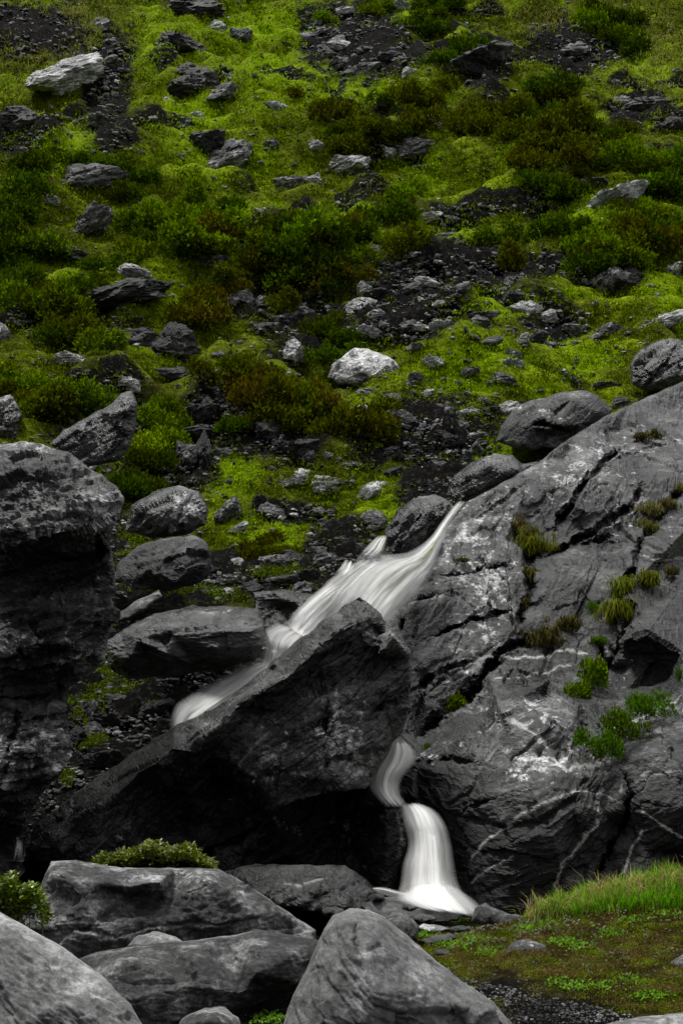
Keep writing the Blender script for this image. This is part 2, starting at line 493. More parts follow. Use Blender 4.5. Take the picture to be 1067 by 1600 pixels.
    for (cx, cy, rx, ry, am) in pale:
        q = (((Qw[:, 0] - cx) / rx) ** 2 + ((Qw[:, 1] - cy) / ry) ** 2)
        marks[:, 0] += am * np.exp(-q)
    for vn in veins:
        pl, wd = vn[0], vn[1]
        ld = line_dist(wig(Q, 1.6, 7, seed + 6), pl)
        wdv = wd * (.5 + .8 * (gnoise(np.concatenate([Q / 14, Q[:, :1] * 0], 1), seed) > -.05))
        marks[:, 1] = np.maximum(marks[:, 1], np.clip(1.3 - ld / wdv, 0, 1) * (vn[2] if len(vn) > 2 else .8))
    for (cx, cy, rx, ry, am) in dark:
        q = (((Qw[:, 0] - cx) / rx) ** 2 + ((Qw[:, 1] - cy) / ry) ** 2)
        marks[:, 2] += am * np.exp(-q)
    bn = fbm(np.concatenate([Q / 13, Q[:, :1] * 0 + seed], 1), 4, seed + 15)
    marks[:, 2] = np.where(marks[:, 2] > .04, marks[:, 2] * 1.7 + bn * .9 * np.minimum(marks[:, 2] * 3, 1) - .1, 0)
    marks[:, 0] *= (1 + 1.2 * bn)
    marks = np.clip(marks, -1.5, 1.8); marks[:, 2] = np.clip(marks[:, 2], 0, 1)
    kg = k.reshape(H, W)
    ok = kg[:-1, :-1] & kg[1:, :-1] & kg[:-1, 1:] & kg[1:, 1:]
    I = np.arange(H * W).reshape(H, W)
    F = np.stack([I[:-1, :-1][ok], I[1:, :-1][ok], I[1:, 1:][ok], I[:-1, 1:][ok]], 1)
    used = np.unique(F); mp = np.full(H * W, -1); mp[used] = np.arange(len(used))
    c = P3(cen[0], pts[:, 1].max(), D)
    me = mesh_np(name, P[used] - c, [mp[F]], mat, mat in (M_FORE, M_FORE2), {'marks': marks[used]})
    o = link(name, me, loc=c)
    tag(o, label, cat, group)
    RELIEF[name + str(len(RELIEF))] = (GX[0], GY[:, 0], P.reshape(H, W, 3), inside)
    return o
RELIEF = {}

def on_relief(px, py):
    """nearest rock surface seen at a photo position"""
    best = None
    for gx, gy, P, ins in RELIEF.values():
        i = int(round((px - gx[0]) / (gx[1] - gx[0]))); j = int(round((py - gy[0]) / (gy[1] - gy[0])))
        if 0 <= i < len(gx) and 0 <= j < len(gy) and ins[j, i]:
            p = P[j, i]
            if best is None or p[1] < best[1]: best = p
    return best

def auto_inner(ol, scale_m, lean, bulge, n, seed):
    """facet points inside an outline, depth falling back with height"""
    r = random.Random(seed)
    ol = np.array(ol, float)
    x0, y0 = ol.min(0); x1, y1 = ol.max(0)
    res = []; tries = 0
    mind = 0.55 * math.sqrt((x1 - x0) * (y1 - y0) / (n + 2))
    while len(res) < n and tries < 900:
        tries += 1
        p = np.array([[r.uniform(x0, x1), r.uniform(y0, y1)]])
        A = ol; B = np.roll(ol, -1, 0)
        c = ((A[:, 1] > p[0, 1]) != (B[:, 1] > p[0, 1])) & (p[0, 0] < (B[:, 0] - A[:, 0]) * (p[0, 1] - A[:, 1]) / (B[:, 1] - A[:, 1] + 1e-9) + A[:, 0])
        if c.sum() % 2 == 0: continue
        dd, *_ = seg_nearest(p, ol)
        if dd[0] < .07 * min(x1 - x0, y1 - y0): continue
        if any(np.hypot(p[0, 0] - q[0], p[0, 1] - q[1]) < mind for q in res): continue
        half = min(x1 - x0, y1 - y0) / 2
        e = min(dd[0] / half, 1)
        dz = lean * (y1 - p[0, 1]) * scale_m - bulge * half * scale_m * math.sqrt(1 - (1 - e) ** 2) * r.uniform(.75, 1.15)
        res.append((p[0, 0], p[0, 1], dz))
    return res

# ------------------------------------------------------------------ the terrain
def blobs(px, py, L):
    v = np.zeros_like(px)
    for (cx, cy, rx, ry) in L:
        v = np.maximum(v, np.exp(-(((px - cx) / rx) ** 2 + ((py - cy) / ry) ** 2) * 1.1))
    return v
# bare earth and scree, bright turf (photo positions, looked up on the slope)
SOIL = [(170, 130, 38, 85), (70, 50, 70, 35), (30, 30, 50, 25), (575, 75, 90, 50), (500, 60, 30, 50), (900, 75, 80, 40), (755, 100, 45, 35),
        (1000, 165, 60, 22), (740, 415, 150, 34), (640, 440, 60, 40), (620, 500, 80, 40), (480, 505, 70, 40), (440, 660, 90, 60), (660, 680, 110, 60),
        (530, 870, 60, 50), (400, 470, 60, 25), (330, 650, 40, 60), (260, 720, 80, 60), (180, 200, 40, 30), (560, 20, 60, 20), (860, 510, 50, 20),
        (340, 910, 120, 45), (240, 1060, 80, 200), (120, 1000, 100, 300), (450, 1020, 90, 60), (330, 1090, 110, 50), (60, 1250, 90, 90), (600, 1190, 70, 60), (520, 960, 70, 50), (460, 800, 60, 18), (690, 760, 60, 60)]
BRIGHT = [(420, 50, 110, 50), (440, 110, 150, 38), (560, 150, 90, 30), (1000, 110, 70, 60), (900, 335, 60, 45), (60, 460, 60, 35), (260, 480, 70, 22),
          (360, 740, 45, 60), (420, 850, 60, 60), (450, 900, 60, 22), (720, 600, 90, 32), (740, 560, 110, 30), (580, 640, 60, 30), (900, 560, 60, 40),
          (1030, 450, 50, 40), (700, 370, 100, 20), (660, 250, 50, 40), (300, 190, 60, 60), (250, 70, 50, 60), (100, 230, 60, 30), (760, 470, 60, 30),
          (740, 720, 70, 35), (600, 800, 60, 40), (150, 1080, 40, 30), (200, 850, 22, 40), (560, 330, 50, 20), (350, 250, 90, 40), (640, 20, 60, 25), (840, 240, 60, 30)]
ys = np.concatenate([np.geomspace(5.2, 72, 760), np.linspace(74, 135, 26)])
us = np.linspace(-.36, .36, 460)
YY, UU = np.meshgrid(ys, us, indexing='ij')
XX = UU * (YY + 2)
ZZ = ground(XX, YY)
Q3 = np.stack([XX, YY, ZZ], -1).reshape(-1, 3)
TPX, TPY = to_px(Q3[:, 0], Q3[:, 1], Q3[:, 2])
wq = wig(np.stack([TPX, TPY], 1), 22, 40, 3)
soil = blobs(wq[:, 0], wq[:, 1], SOIL)
bright = blobs(wq[:, 0], wq[:, 1], BRIGHT)
tf, ta_ = terr(Q3[:, 0], Q3[:, 1])
soil = np.maximum(soil, .42 * ta_ * (1 - sstep(.16, .3, tf)) * sstep(17, 24, Q3[:, 1]))
bright = np.maximum(bright, .6 * ta_ * sstep(.25, .4, tf) * (1 - sstep(.6, .95, tf)))
hill = sstep(15.5, 18, Q3[:, 1])
fine = 0.10 * fbm(Q3 * 1.7, 4, 31) * (1 + soil) + 0.05 * ridged(Q3 * 3.5, 3, 33) * (.3 + soil)
near = 0.03 * fbm(Q3 * 4, 4, 35)
kz = np.nonzero((soil > .12) & (hill > .1))[0]
ck = np.zeros(len(Q3)); qk = Q3[kz]
ck[kz] = .20 * chips(qk * 2.0, 5)[0] + .10 * chips(qk * 5.0 + 3, 6)[0] + .04 * chips(qk * 11.0, 8)[0]
fine = fine + ck * np.clip(soil * 1.3, 0, 1)
Q3[:, 2] += hill * fine + (1 - hill) * near
me_n = len(us)
I = np.arange(len(Q3)).reshape(YY.shape)
F = np.stack([I[:-1, :-1].ravel(), I[:-1, 1:].ravel(), I[1:, 1:].ravel(), I[1:, :-1].ravel()], 1)
meadow = (1 - sstep(13.0, 14.2, Q3[:, 1])) * sstep(-.2, .5, Q3[:, 0] - .05 * (12 - Q3[:, 1]))
m_t, nt, b, out = new_mat('hillside_ground')
tc = nt.nodes.new('ShaderNodeTexCoord')
at = nt.nodes.new('ShaderNodeAttribute'); at.attribute_name = 'marks'
sep = nt.nodes.new('ShaderNodeSeparateColor'); nt.links.new(at.outputs['Color'], sep.inputs[0])
n1 = nd(nt, 'ShaderNodeTexNoise', Scale=1.1, Detail=8.0, Roughness=0.7); nt.links.new(tc.outputs['Object'], n1.inputs['Vector'])
n2 = nd(nt, 'ShaderNodeTexNoise', Scale=11.0, Detail=8.0, Roughness=0.75); nt.links.new(tc.outputs['Object'], n2.inputs['Vector'])
n3 = nd(nt, 'ShaderNodeTexVoronoi', Scale=7.0); nt.links.new(tc.outputs['Object'], n3.inputs['Vector'])
moss = ramp(nt, n1.outputs[0], [(0.36, (0.03, 0.034, 0.003)), (0.5, (0.075, 0.09, 0.004)), (0.64, (0.19, 0.27, 0.002))]).outputs[0]
moss = mixc(nt, math_(nt, 'MULTIPLY', sep.outputs[1], .75), moss, (0.19, 0.29, 0.002))
moss = mixc(nt, 0.85, moss, ramp(nt, n2.outputs[0], [(0.4, (.35,) * 3), (0.6, (1.6,) * 3)]).outputs[0], 'MULTIPLY')
earth = ramp(nt, n2.outputs[0], [(0.38, (0.004, 0.0035, 0.003)), (0.54, (0.007, 0.0065, 0.006)), (0.66, (0.05, 0.05, 0.048))]).outputs[0]
sf = math_(nt, 'MULTIPLY_ADD', n1.outputs[0], 1.6, -0.82)
sf = math_(nt, 'ADD', sf, math_(nt, 'MULTIPLY', sep.outputs[0], 1.15))
sf = math_(nt, 'MULTIPLY', math_(nt, 'SUBTRACT', sf, 0.18), 5, clamp=True)
c0 = mixc(nt, sf, moss, earth)
n7 = nd(nt, 'ShaderNodeTexNoise', Scale=2.6, Detail=6.0, Roughness=0.65); nt.links.new(tc.outputs['Object'], n7.inputs['Vector'])
mead = ramp(nt, n2.outputs[0], [(0.35, (0.012, 0.010, 0.004)), (0.5, (0.035, 0.032, 0.008)), (0.65, (0.06, 0.06, 0.012))]).outputs[0]
mead = mixc(nt, 1.0, mead, ramp(nt, n7.outputs[0], [(0.4, (.35, .35, .4)), (0.5, (1, 1, 1)), (0.6, (1.6, 2.0, .9))]).outputs[0], 'MULTIPLY')
c0 = mixc(nt, sep.outputs[2], c0, mead)
nt.links.new(c0, b.inputs['Base Color']); b.inputs['Roughness'].default_value = 0.9; b.inputs['Specular IOR Level'].default_value = .03
bp = nd(nt, 'ShaderNodeBump', Strength=0.8, Distance=0.15); nt.links.new(n2.outputs[0], bp.inputs['Height']); nt.links.new(bp.outputs[0], b.inputs['Normal'])
dark_low = (1 - sstep(13.0, 16.5, Q3[:, 1])) * (1 - meadow)
# gravelly earth band at the very bottom right
grav = meadow * blobs(wq[:, 0], wq[:, 1], [(860, 1580, 130, 36), (780, 1545, 70, 26), (930, 1600, 120, 28)])
soilm = np.clip(np.maximum(soil, dark_low * 1.2), 0, 1)
soilm = np.maximum(soilm, grav * 1.1); meadow2 = meadow * (1 - np.clip(grav * 1.3, 0, 1))
me = mesh_np('hillside', Q3, [F], m_t, True, {'marks': np.stack([np.clip(soilm, 0, 1), bright, meadow2], 1)})
tag(link('hillside', me), 'steep grassy mountainside with scree and the small meadow at its foot', kind='structure')

# ------------------------------------------------------------------ large rocks near the falls
relief('rock_outcrop', 'huge fractured grey bedrock slab with white quartz veins filling the right side beside the waterfall', 'bedrock', 13.8,
    [(1130, 555, 9.2), (1067, 595, 8.6), (1010, 620, 8.0), (950, 648, 7.2), (900, 678, 6.5), (865, 702, 6.0), (840, 722, 5.7), (800, 745, 5.3), (760, 768, 5.0),
     (727, 785, 4.9), (708, 812, 4.5), (688, 842, 4.1), (655, 885, 3.7), (625, 930, 3.3), (600, 965, 3.1), (596, 1010, 2.9), (596, 1090, 2.4), (600, 1150, 2.0),
     (596, 1200, 1.7), (588, 1260, 1.4), (588, 1420, 1.0), (650, 1432, .75), (745, 1428, .2), (840, 1432, 0), (930, 1420, 0), (1130, 1400, .1)],
    [# top band
     (1050, 640, 8.0), (960, 680, 6.9), (880, 715, 6.1), (1100, 680, 7.4), (1000, 700, 6.4), (900, 745, 5.5), (820, 770, 5.0), (760, 800, 4.7),
     (905, 752, 5.35), (870, 800, 4.85), (925, 745, 5.3), (900, 790, 4.7), (1000, 760, 5.4), (1060, 740, 5.8), (1110, 790, 5.4),
     (940, 800, 4.75), (960, 830, 4.6), (880, 840, 4.55), (840, 850, 4.5), (790, 840, 4.35), (740, 850, 4.1), (700, 880, 3.75), (760, 880, 3.85),
     # face left of the mossy groove
     (800, 870, 3.95), (720, 930, 3.4), (660, 950, 3.15), (790, 930, 3.45), (680, 1000, 2.9), (740, 985, 3.05), (620, 1040, 2.75), (700, 1050, 2.6),
     (640, 1090, 2.5), (800, 985, 3.0), (760, 1050, 2.6), (720, 1100, 2.4), (665, 1140, 2.25),
     # right of groove
     (850, 900, 3.75), (900, 870, 4.1), (960, 880, 4.1), (870, 960, 3.4), (930, 930, 3.6), (980, 900, 3.75),
     # two plates crossed by quartz
     (820, 1010, 2.95), (900, 1005, 3.1), (950, 990, 3.15), (860, 1060, 2.6), (800, 1075, 2.4), (930, 1040, 2.8), (760, 1120, 2.1), (850, 1085, 2.35),
     # right pale slab and overhung black hollow
     (1000, 900, 3.6), (1060, 920, 3.6), (1110, 960, 3.3), (990, 960, 3.0), (975, 1000, 2.5), (1010, 985, 2.45), (1060, 1015, 2.4), (1110, 1010, 2.5),
     (1000, 1030, 2.62), (1040, 1050, 2.6), (960, 1050, 2.7), (940, 1090, 2.2), (980, 1080, 2.4), (900, 1090, 2.1), (1040, 1080, 1.95), (1000, 1112, 1.6), (950, 1146, 1.3), (925, 1182, .9),
     # nose boulder
     (815, 1088, 1.6), (860, 1095, 1.45), (893, 1118, 1.15), (901, 1160, .85), (780, 1108, 1.45), (730, 1150, 1.2), (690, 1170, 1.4), (820, 1118, 1.0), (855, 1130, .8), (800, 1145, .85), (880, 1145, .75),
     (880, 1180, .65), (830, 1185, .62), (760, 1190, .75), (700, 1210, .95), (655, 1200, 1.3), (640, 1235, 1.3),
     # right shoulder
     (1067, 1060, 1.7), (1110, 1050, 1.8), (1030, 1100, 1.3), (990, 1140, 1.0), (960, 1175, .75), (920, 1188, .62), (1067, 1120, .8), (1110, 1120, .8), (1010, 1180, .5), (1067, 1190, .35),
     # wall below
     (900, 1215, .35), (960, 1210, .45), (830, 1230, .3), (760, 1240, .45), (700, 1260, .75), (660, 1290, 1.0), (700, 1330, .7), (900, 1260, .1), (860, 1290, .02), (800, 1310, .15), (940, 1270, .3),
     (960, 1290, .42), (945, 1340, .3), (1010, 1250, .25), (1067, 1260, .15), (1110, 1300, .2), (1010, 1330, .2), (880, 1370, 0), (800, 1380, .1), (740, 1380, .35), (650, 1380, .95)],
    M_SLAB, step=2.0, thick=1.5, jit=1.4, blur=0, dirs=(25, -27), amps=(.06, .032, .008), freqs=(0.8, 2.8, 12), seed=21, strat=.055,
    cracks=[([(972, 698), (945, 720), (908, 760), (882, 800), (868, 830)], 5, .45), ([(1005, 752), (985, 790), (930, 830), (880, 855), (850, 870)], 6, .3),
            ([(1067, 755), (1035, 800), (1000, 845), (990, 890), (965, 930), (985, 950), (965, 1010), (935, 1060)], 7, .35),
            ([(800, 815), (825, 860), (828, 920), (815, 960), (800, 990)], 8, .3), ([(850, 995), (790, 1012), (758, 1050), (735, 1085), (690, 1115), (655, 1150)], 8, .6),
            ([(605, 955), (660, 938), (700, 925)], 2.5, .25), ([(625, 940), (629, 1005)], 3, .3), ([(660, 1000), (700, 985), (745, 965), (800, 955)], 4, .25),
            ([(690, 900), (730, 895), (800, 880)], 4, .2), ([(850, 870), (910, 850), (960, 835)], 4, .2), ([(640, 1080), (700, 1040), (740, 1030)], 4, .25),
            ([(965, 1190), (985, 1240), (980, 1280), (950, 1330), (925, 1380)], 6, .25), ([(903, 1100), (910, 1140), (905, 1185)], 7, .35),
            ([(1067, 690), (1000, 705), (940, 725)], 3, .12), ([(830, 745), (780, 785), (740, 815)], 4, .1), ([(640, 1195), (700, 1185), (760, 1195)], 5, .12),
            ([(700, 1280), (760, 1250), (800, 1240)], 3, .07), ([(930, 1000), (950, 1040), (930, 1075)], 5, .3)],
    veins=[([(735, 1345), (760, 1315), (800, 1285), (845, 1262), (880, 1245), (900, 1238)], 1.7), ([(865, 1385), (880, 1350), (900, 1325), (912, 1300), (925, 1290)], 1.8),
           ([(975, 1262), (1005, 1268), (1035, 1290), (1067, 1310)], 2.0), ([(975, 1362), (985, 1330), (1005, 1298)], 1.5), ([(735, 1378), (770, 1352), (800, 1338)], 1.2, .6),
           ([(782, 1024), (830, 1027), (880, 1022), (915, 1025)], 1.5), ([(770, 1060), (830, 1052), (890, 1042)], 1.3, .7), ([(935, 1020), (955, 1018)], 2.0),
           ([(905, 1240), (945, 1245), (975, 1262)], 1.2, .5), ([(1000, 868), (1030, 875), (1067, 872)], 1.2, .5), ([(620, 950), (690, 932)], 1.1, .5),
           ([(800, 1125), (840, 1150), (860, 1180), (880, 1195)], 4, .7), ([(890, 1160), (860, 1178), (880, 1200), (930, 1196), (980, 1178)], 3, .5), ([(925, 1290), (930, 1265)], 1.2, .5),
           ([(960, 1180), (975, 1210), (970, 1240)], 2, .4), ([(1000, 1215), (1067, 1205)], 1.5, .4)],
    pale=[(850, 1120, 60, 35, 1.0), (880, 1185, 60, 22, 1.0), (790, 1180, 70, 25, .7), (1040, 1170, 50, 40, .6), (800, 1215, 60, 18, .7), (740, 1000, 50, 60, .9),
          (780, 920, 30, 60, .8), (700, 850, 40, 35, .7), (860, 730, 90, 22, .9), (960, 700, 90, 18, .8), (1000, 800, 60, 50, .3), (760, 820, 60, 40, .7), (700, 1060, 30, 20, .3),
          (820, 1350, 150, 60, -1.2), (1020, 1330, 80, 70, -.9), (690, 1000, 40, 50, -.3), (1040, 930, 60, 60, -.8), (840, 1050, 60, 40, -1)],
    dark=[(910, 790, 60, 22, .8), (860, 790, 20, 45, .7), (950, 815, 50, 22, .9), (930, 845, 60, 14, .7), (760, 960, 60, 16, .8), (1000, 1030, 60, 45, .9), (640, 1120, 60, 40, .6),  # dark includes shade painted into the hollows, cracks and recess behind the fall
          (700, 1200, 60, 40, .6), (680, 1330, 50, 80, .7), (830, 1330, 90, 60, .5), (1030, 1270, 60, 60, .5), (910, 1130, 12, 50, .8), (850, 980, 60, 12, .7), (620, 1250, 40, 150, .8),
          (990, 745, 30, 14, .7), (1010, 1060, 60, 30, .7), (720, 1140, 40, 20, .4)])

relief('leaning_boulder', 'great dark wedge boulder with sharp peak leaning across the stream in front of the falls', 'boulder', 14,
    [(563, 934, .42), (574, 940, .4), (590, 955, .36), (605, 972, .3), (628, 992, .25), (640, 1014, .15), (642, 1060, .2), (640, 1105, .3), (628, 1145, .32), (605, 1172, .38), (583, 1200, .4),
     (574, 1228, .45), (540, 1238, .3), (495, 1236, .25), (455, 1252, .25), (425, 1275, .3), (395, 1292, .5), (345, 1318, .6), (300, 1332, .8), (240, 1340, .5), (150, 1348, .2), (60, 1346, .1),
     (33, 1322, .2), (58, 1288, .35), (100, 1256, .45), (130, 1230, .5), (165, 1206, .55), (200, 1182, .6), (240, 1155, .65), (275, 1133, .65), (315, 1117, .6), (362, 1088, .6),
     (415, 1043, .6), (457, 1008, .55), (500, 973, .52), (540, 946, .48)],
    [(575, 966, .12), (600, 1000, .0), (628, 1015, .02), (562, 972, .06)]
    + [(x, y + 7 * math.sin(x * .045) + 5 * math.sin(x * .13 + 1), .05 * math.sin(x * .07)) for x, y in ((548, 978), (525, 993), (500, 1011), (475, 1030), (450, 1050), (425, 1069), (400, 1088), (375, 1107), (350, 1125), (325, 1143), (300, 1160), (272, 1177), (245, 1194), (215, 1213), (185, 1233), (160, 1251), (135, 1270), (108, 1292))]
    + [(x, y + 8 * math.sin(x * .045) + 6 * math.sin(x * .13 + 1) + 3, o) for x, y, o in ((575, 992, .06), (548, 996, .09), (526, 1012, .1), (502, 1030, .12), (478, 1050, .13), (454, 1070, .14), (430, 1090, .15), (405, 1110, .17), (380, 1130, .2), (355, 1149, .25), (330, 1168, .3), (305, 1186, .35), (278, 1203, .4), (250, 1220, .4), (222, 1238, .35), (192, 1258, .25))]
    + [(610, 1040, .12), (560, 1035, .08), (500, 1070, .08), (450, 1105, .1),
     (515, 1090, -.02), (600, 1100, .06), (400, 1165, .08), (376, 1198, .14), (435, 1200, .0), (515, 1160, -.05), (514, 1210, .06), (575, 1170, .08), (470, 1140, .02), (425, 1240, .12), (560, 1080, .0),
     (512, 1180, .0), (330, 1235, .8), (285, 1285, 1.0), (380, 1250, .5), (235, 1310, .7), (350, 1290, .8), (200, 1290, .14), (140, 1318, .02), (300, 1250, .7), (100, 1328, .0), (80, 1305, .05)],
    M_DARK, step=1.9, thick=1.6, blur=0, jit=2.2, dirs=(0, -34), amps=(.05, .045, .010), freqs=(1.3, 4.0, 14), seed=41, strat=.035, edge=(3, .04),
    cracks=[([(512, 1090), (508, 1150), (512, 1235)], 3.5, .12), ([(640, 1090), (600, 1100), (570, 1120)], 4, .12),
            ([(500, 1040), (495, 1090)], 5, .12), ([(430, 1250), (440, 1180), (500, 1120)], 3, .05)],
    pale=[(540, 1140, 50, 70, 1.2), (430, 1185, 60, 50, .8), (600, 985, 30, 14, .9), (565, 985, 50, 12, .7), (240, 1200, 80, 22, .6), (400, 1060, 60, 12, .3), (550, 1200, 40, 30, 1.2), (330, 1130, 90, 14, .5), (170, 1290, 60, 30, .6)],  # pale on the lower right face paints in light it does not catch
    veins=[([(548, 980), (580, 985), (615, 1003), (640, 1018)], 1.5, .35), ([(372, 1200), (400, 1165), (420, 1145)], 1.3, .3)],
    dark=[(300, 1250, 110, 70, .9), (560, 1030, 60, 25, .5), (420, 1100, 60, 30, .6), (380, 1290, 80, 40, .8)])  # dark paints shade into the cavity and under the strip's overhang

relief('cave_block', 'black undercut rock block below the leaning boulder, left of the lower fall', 'boulder', 14.05,
    [(330, 1322, .7), (400, 1280, .9), (460, 1235, 1.0), (530, 1225, .9), (578, 1226, .4), (605, 1243, .15), (631, 1262, .1), (635, 1300, .05), (632, 1335, .05), (620, 1370, .1), (612, 1398, .1), (560, 1408, .5), (450, 1402, .6), (340, 1385, .5)],
    [(600, 1270, .12), (606, 1330, .08), (598, 1385, .1), (575, 1290, .5), (560, 1350, .5), (520, 1280, 1.1), (450, 1320, 1.1), (400, 1350, .9), (500, 1370, .8), (370, 1330, .55), (410, 1300, .6)],
    M_DARK, step=2.6, thick=1.0, dirs=(0, -38), seed=51, amps=(.04, .03, .01), dark=[(500, 1330, 130, 90, 1), (600, 1330, 30, 60, .3)],  # main dark blob puts the cave's shade into the rock colour
    veins=[([(620, 1268), (627, 1300), (622, 1340)], 1.5, .25)])

relief('rock_cliff', 'dark banded overhanging cliff at the left edge with its lichen crusted top lit pale', 'cliff', 12.6,
    [(-70, 700, 1.2), (0, 694, 1.1), (30, 690, 1.1), (65, 694, 1.0), (110, 706, .95), (135, 728, .85), (160, 742, .75), (182, 758, .6), (196, 778, .4), (188, 800, .35), (178, 822, .45), (172, 848, .6), (177, 872, .6), (181, 905, .6),
     (176, 935, .5), (183, 962, .4), (170, 1000, .4), (163, 1035, .4), (132, 1058, .45), (108, 1078, .5), (101, 1115, .45), (113, 1165, .45), (98, 1208, .45), (66, 1240, .5), (45, 1275, .6), (40, 1330, .7), (30, 1375, .7), (-70, 1390, .7)],
    [(0, 745, .55), (60, 735, .55), (120, 755, .5), (0, 800, .25), (60, 800, .2), (120, 795, .22), (165, 785, .25), (0, 845, .0), (50, 838, -.08), (100, 830, -.02), (150, 818, .1), (175, 805, .2),
     (20, 852, .0), (0, 900, .62), (60, 875, .6), (110, 870, .65), (150, 860, .65), (165, 900, .6), (60, 920, .55), (120, 920, .6), (0, 955, .4), (60, 945, .32), (120, 955, .35), (165, 965, .35), (0, 1020, .1), (60, 1005, .1), (110, 1010, .15), (150, 1025, .22),
     (0, 1062, .4), (60, 1055, .35), (100, 1050, .4), (0, 1090, .55), (60, 1090, .5), (95, 1100, .42), (30, 1120, .3), (75, 1120, .25), (60, 1165, .12), (85, 1170, .15), (40, 1200, .15), (75, 1215, .3), (0, 1160, .25), (0, 1220, .15), (30, 1240, .3), (0, 1270, .9), (25, 1300, 1.0), (0, 1340, 1.0)],
    M_CLIFF, step=2.1, thick=2.0, jit=2.2, dirs=(12, -10), amps=(.06, .06, .016), freqs=(1.7, 5.0, 13), seed=61, strat=.10, aniso=5,
    cracks=[([(0, 1235), (20, 1150), (30, 1100)], 6, .15), ([(30, 1130), (95, 1120)], 4, .1), ([(35, 1190), (95, 1165)], 3, .06), ([(150, 830), (160, 880)], 8, .2), ([(0, 985), (60, 1040), (100, 1035)], 4, .1)],
    pale=[(80, 700, 110, 16, 1.2), (60, 780, 120, 40, .45), (150, 790, 50, 25, .9), (40, 840, 40, 14, .8), (60, 735, 60, 12, -.6), (60, 1000, 70, 30, 1.0), (130, 1030, 30, 20, .8), (0, 1190, 20, 50, 1.4), (60, 1165, 45, 40, 1.1), (80, 930, 50, 25, .7)],  # pale on the mid and lower faces stands in for light
    dark=[(80, 890, 110, 35, .9), (50, 1080, 90, 22, .9), (10, 1290, 40, 50, 1), (60, 740, 70, 16, .6)])  # dark puts shade into the colour under the overhangs and at the foot

relief('boulder', 'broad dark wet boulder with scooped pale top, just left of the middle cascade', 'boulder', 15.3,
    [(168, 1000, .3), (188, 985, .4), (240, 958, .6), (300, 947, .75), (360, 947, .75), (402, 951, .6), (413, 975, .3), (412, 1008, .2), (400, 1030, .3), (350, 1046, .35), (270, 1056, .3), (200, 1062, .3), (170, 1045, .3)],
    [(250, 975, .2), (330, 965, .25), (390, 968, .2), (220, 1000, .02), (270, 990, .05), (340, 985, .0), (395, 985, .0), (260, 1020, -.02), (340, 1015, -.02), (390, 1010, .05), (200, 1030, .08), (300, 1040, .15), (225, 985, .18), (375, 1030, .2)],
    M_DARK, step=2.1, thick=1.2, dirs=(0, -8), seed=71, amps=(.04, .02, .006), pale=[(250, 985, 50, 18, .5), (340, 958, 60, 8, .7)], strat=.02)
relief('boulder', 'rounded mottled grey boulder on the left bank above the broad dark one', 'boulder', 17,
    [(180, 905, .2), (185, 880, .3), (215, 855, .5), (250, 842, .6), (300, 836, .6), (322, 845, .4), (332, 870, .2), (328, 900, .15), (300, 915, .15), (255, 925, .1), (210, 922, .1)],
    [(220, 880, .1), (260, 865, .15), (300, 858, .15), (250, 895, -.1), (300, 885, -.05), (215, 905, .0), (275, 910, 0), (318, 880, .05)],
    M_MID, step=2.1, thick=1.2, seed=81, amps=(.05, .03, .008), strat=.01, dirs=(0, -15), pale=[(250, 880, 60, 30, -.4)])
relief('boulder', 'black boulder dotted with white lichen, above the rounded mottled grey one', 'boulder', 18.4,
    [(195, 830, .2), (205, 790, .3), (240, 768, .4), (280, 758, .4), (310, 768, .3), (325, 795, .2), (320, 820, .1), (290, 835, .1), (240, 842, .1)],
    [(230, 800, .0), (280, 785, -.1), (300, 805, -.1), (260, 820, -.1)],
    M_DARK, step=2.2, thick=1.2, seed=91, amps=(.05, .04, .01), pale=[(290, 795, 30, 32, 2.0), (270, 830, 20, 8, 1.2)])
relief('rock_slab', 'flat tilted grey slab wedged beside the broad dark boulder, by the cliff', 'rock', 16,
    [(182, 975, .2), (180, 962, .2), (210, 940, .35), (248, 922, .4), (252, 932, .3), (230, 950, .1), (200, 968, .05)],
    [(215, 950, .12)], M_MID, step=2.1, thick=.6, seed=95, amps=(.02, .02, .008))
relief('rock_ledge', 'dark flat ledge rock at the left edge of the white water below the scree', 'rock', 17.2,
    [(395, 925, .3), (440, 920, .4), (492, 930, .3), (490, 955, .1), (470, 985, .0), (440, 1002, .0), (412, 995, .05), (400, 960, .1)],
    [(440, 935, .1), (470, 945, .05), (430, 955, .35), (450, 975, .0)], M_DARK, step=2.2, thick=.9, seed=97, amps=(.04, .03, .01), dirs=(0, -5))
relief('boulder', 'dark fissured boulder standing between the upper fall and the small left trickle', 'boulder', 18.6,
    [(600, 862, .2), (602, 830, .3), (618, 800, .4), (645, 780, .5), (680, 772, .5), (705, 785, .4), (712, 795, .3), (690, 822, .2), (672, 850, .1), (650, 872, .0), (628, 878, 0), (606, 880, .1)],
    [(640, 810, .0), (670, 800, .0), (630, 840, -.1), (660, 835, -.05), (645, 860, -.05)], M_DARK, step=2.1, thick=1.0, seed=101, amps=(.06, .05, .012), dirs=(0, -50), pale=[(665, 768, 30, 9, 1.0)])
relief('boulder', 'small dark rounded rock with white water pouring round both its sides', 'boulder', 18.3,
    [(553, 880, .1), (560, 868, .2), (580, 862, .3), (610, 866, .3), (625, 876, .2), (610, 888, .1), (570, 892, 0)], [(585, 876, .0)], M_DARK, step=2.1, thick=.6, seed=103, amps=(.03, .03, .008))
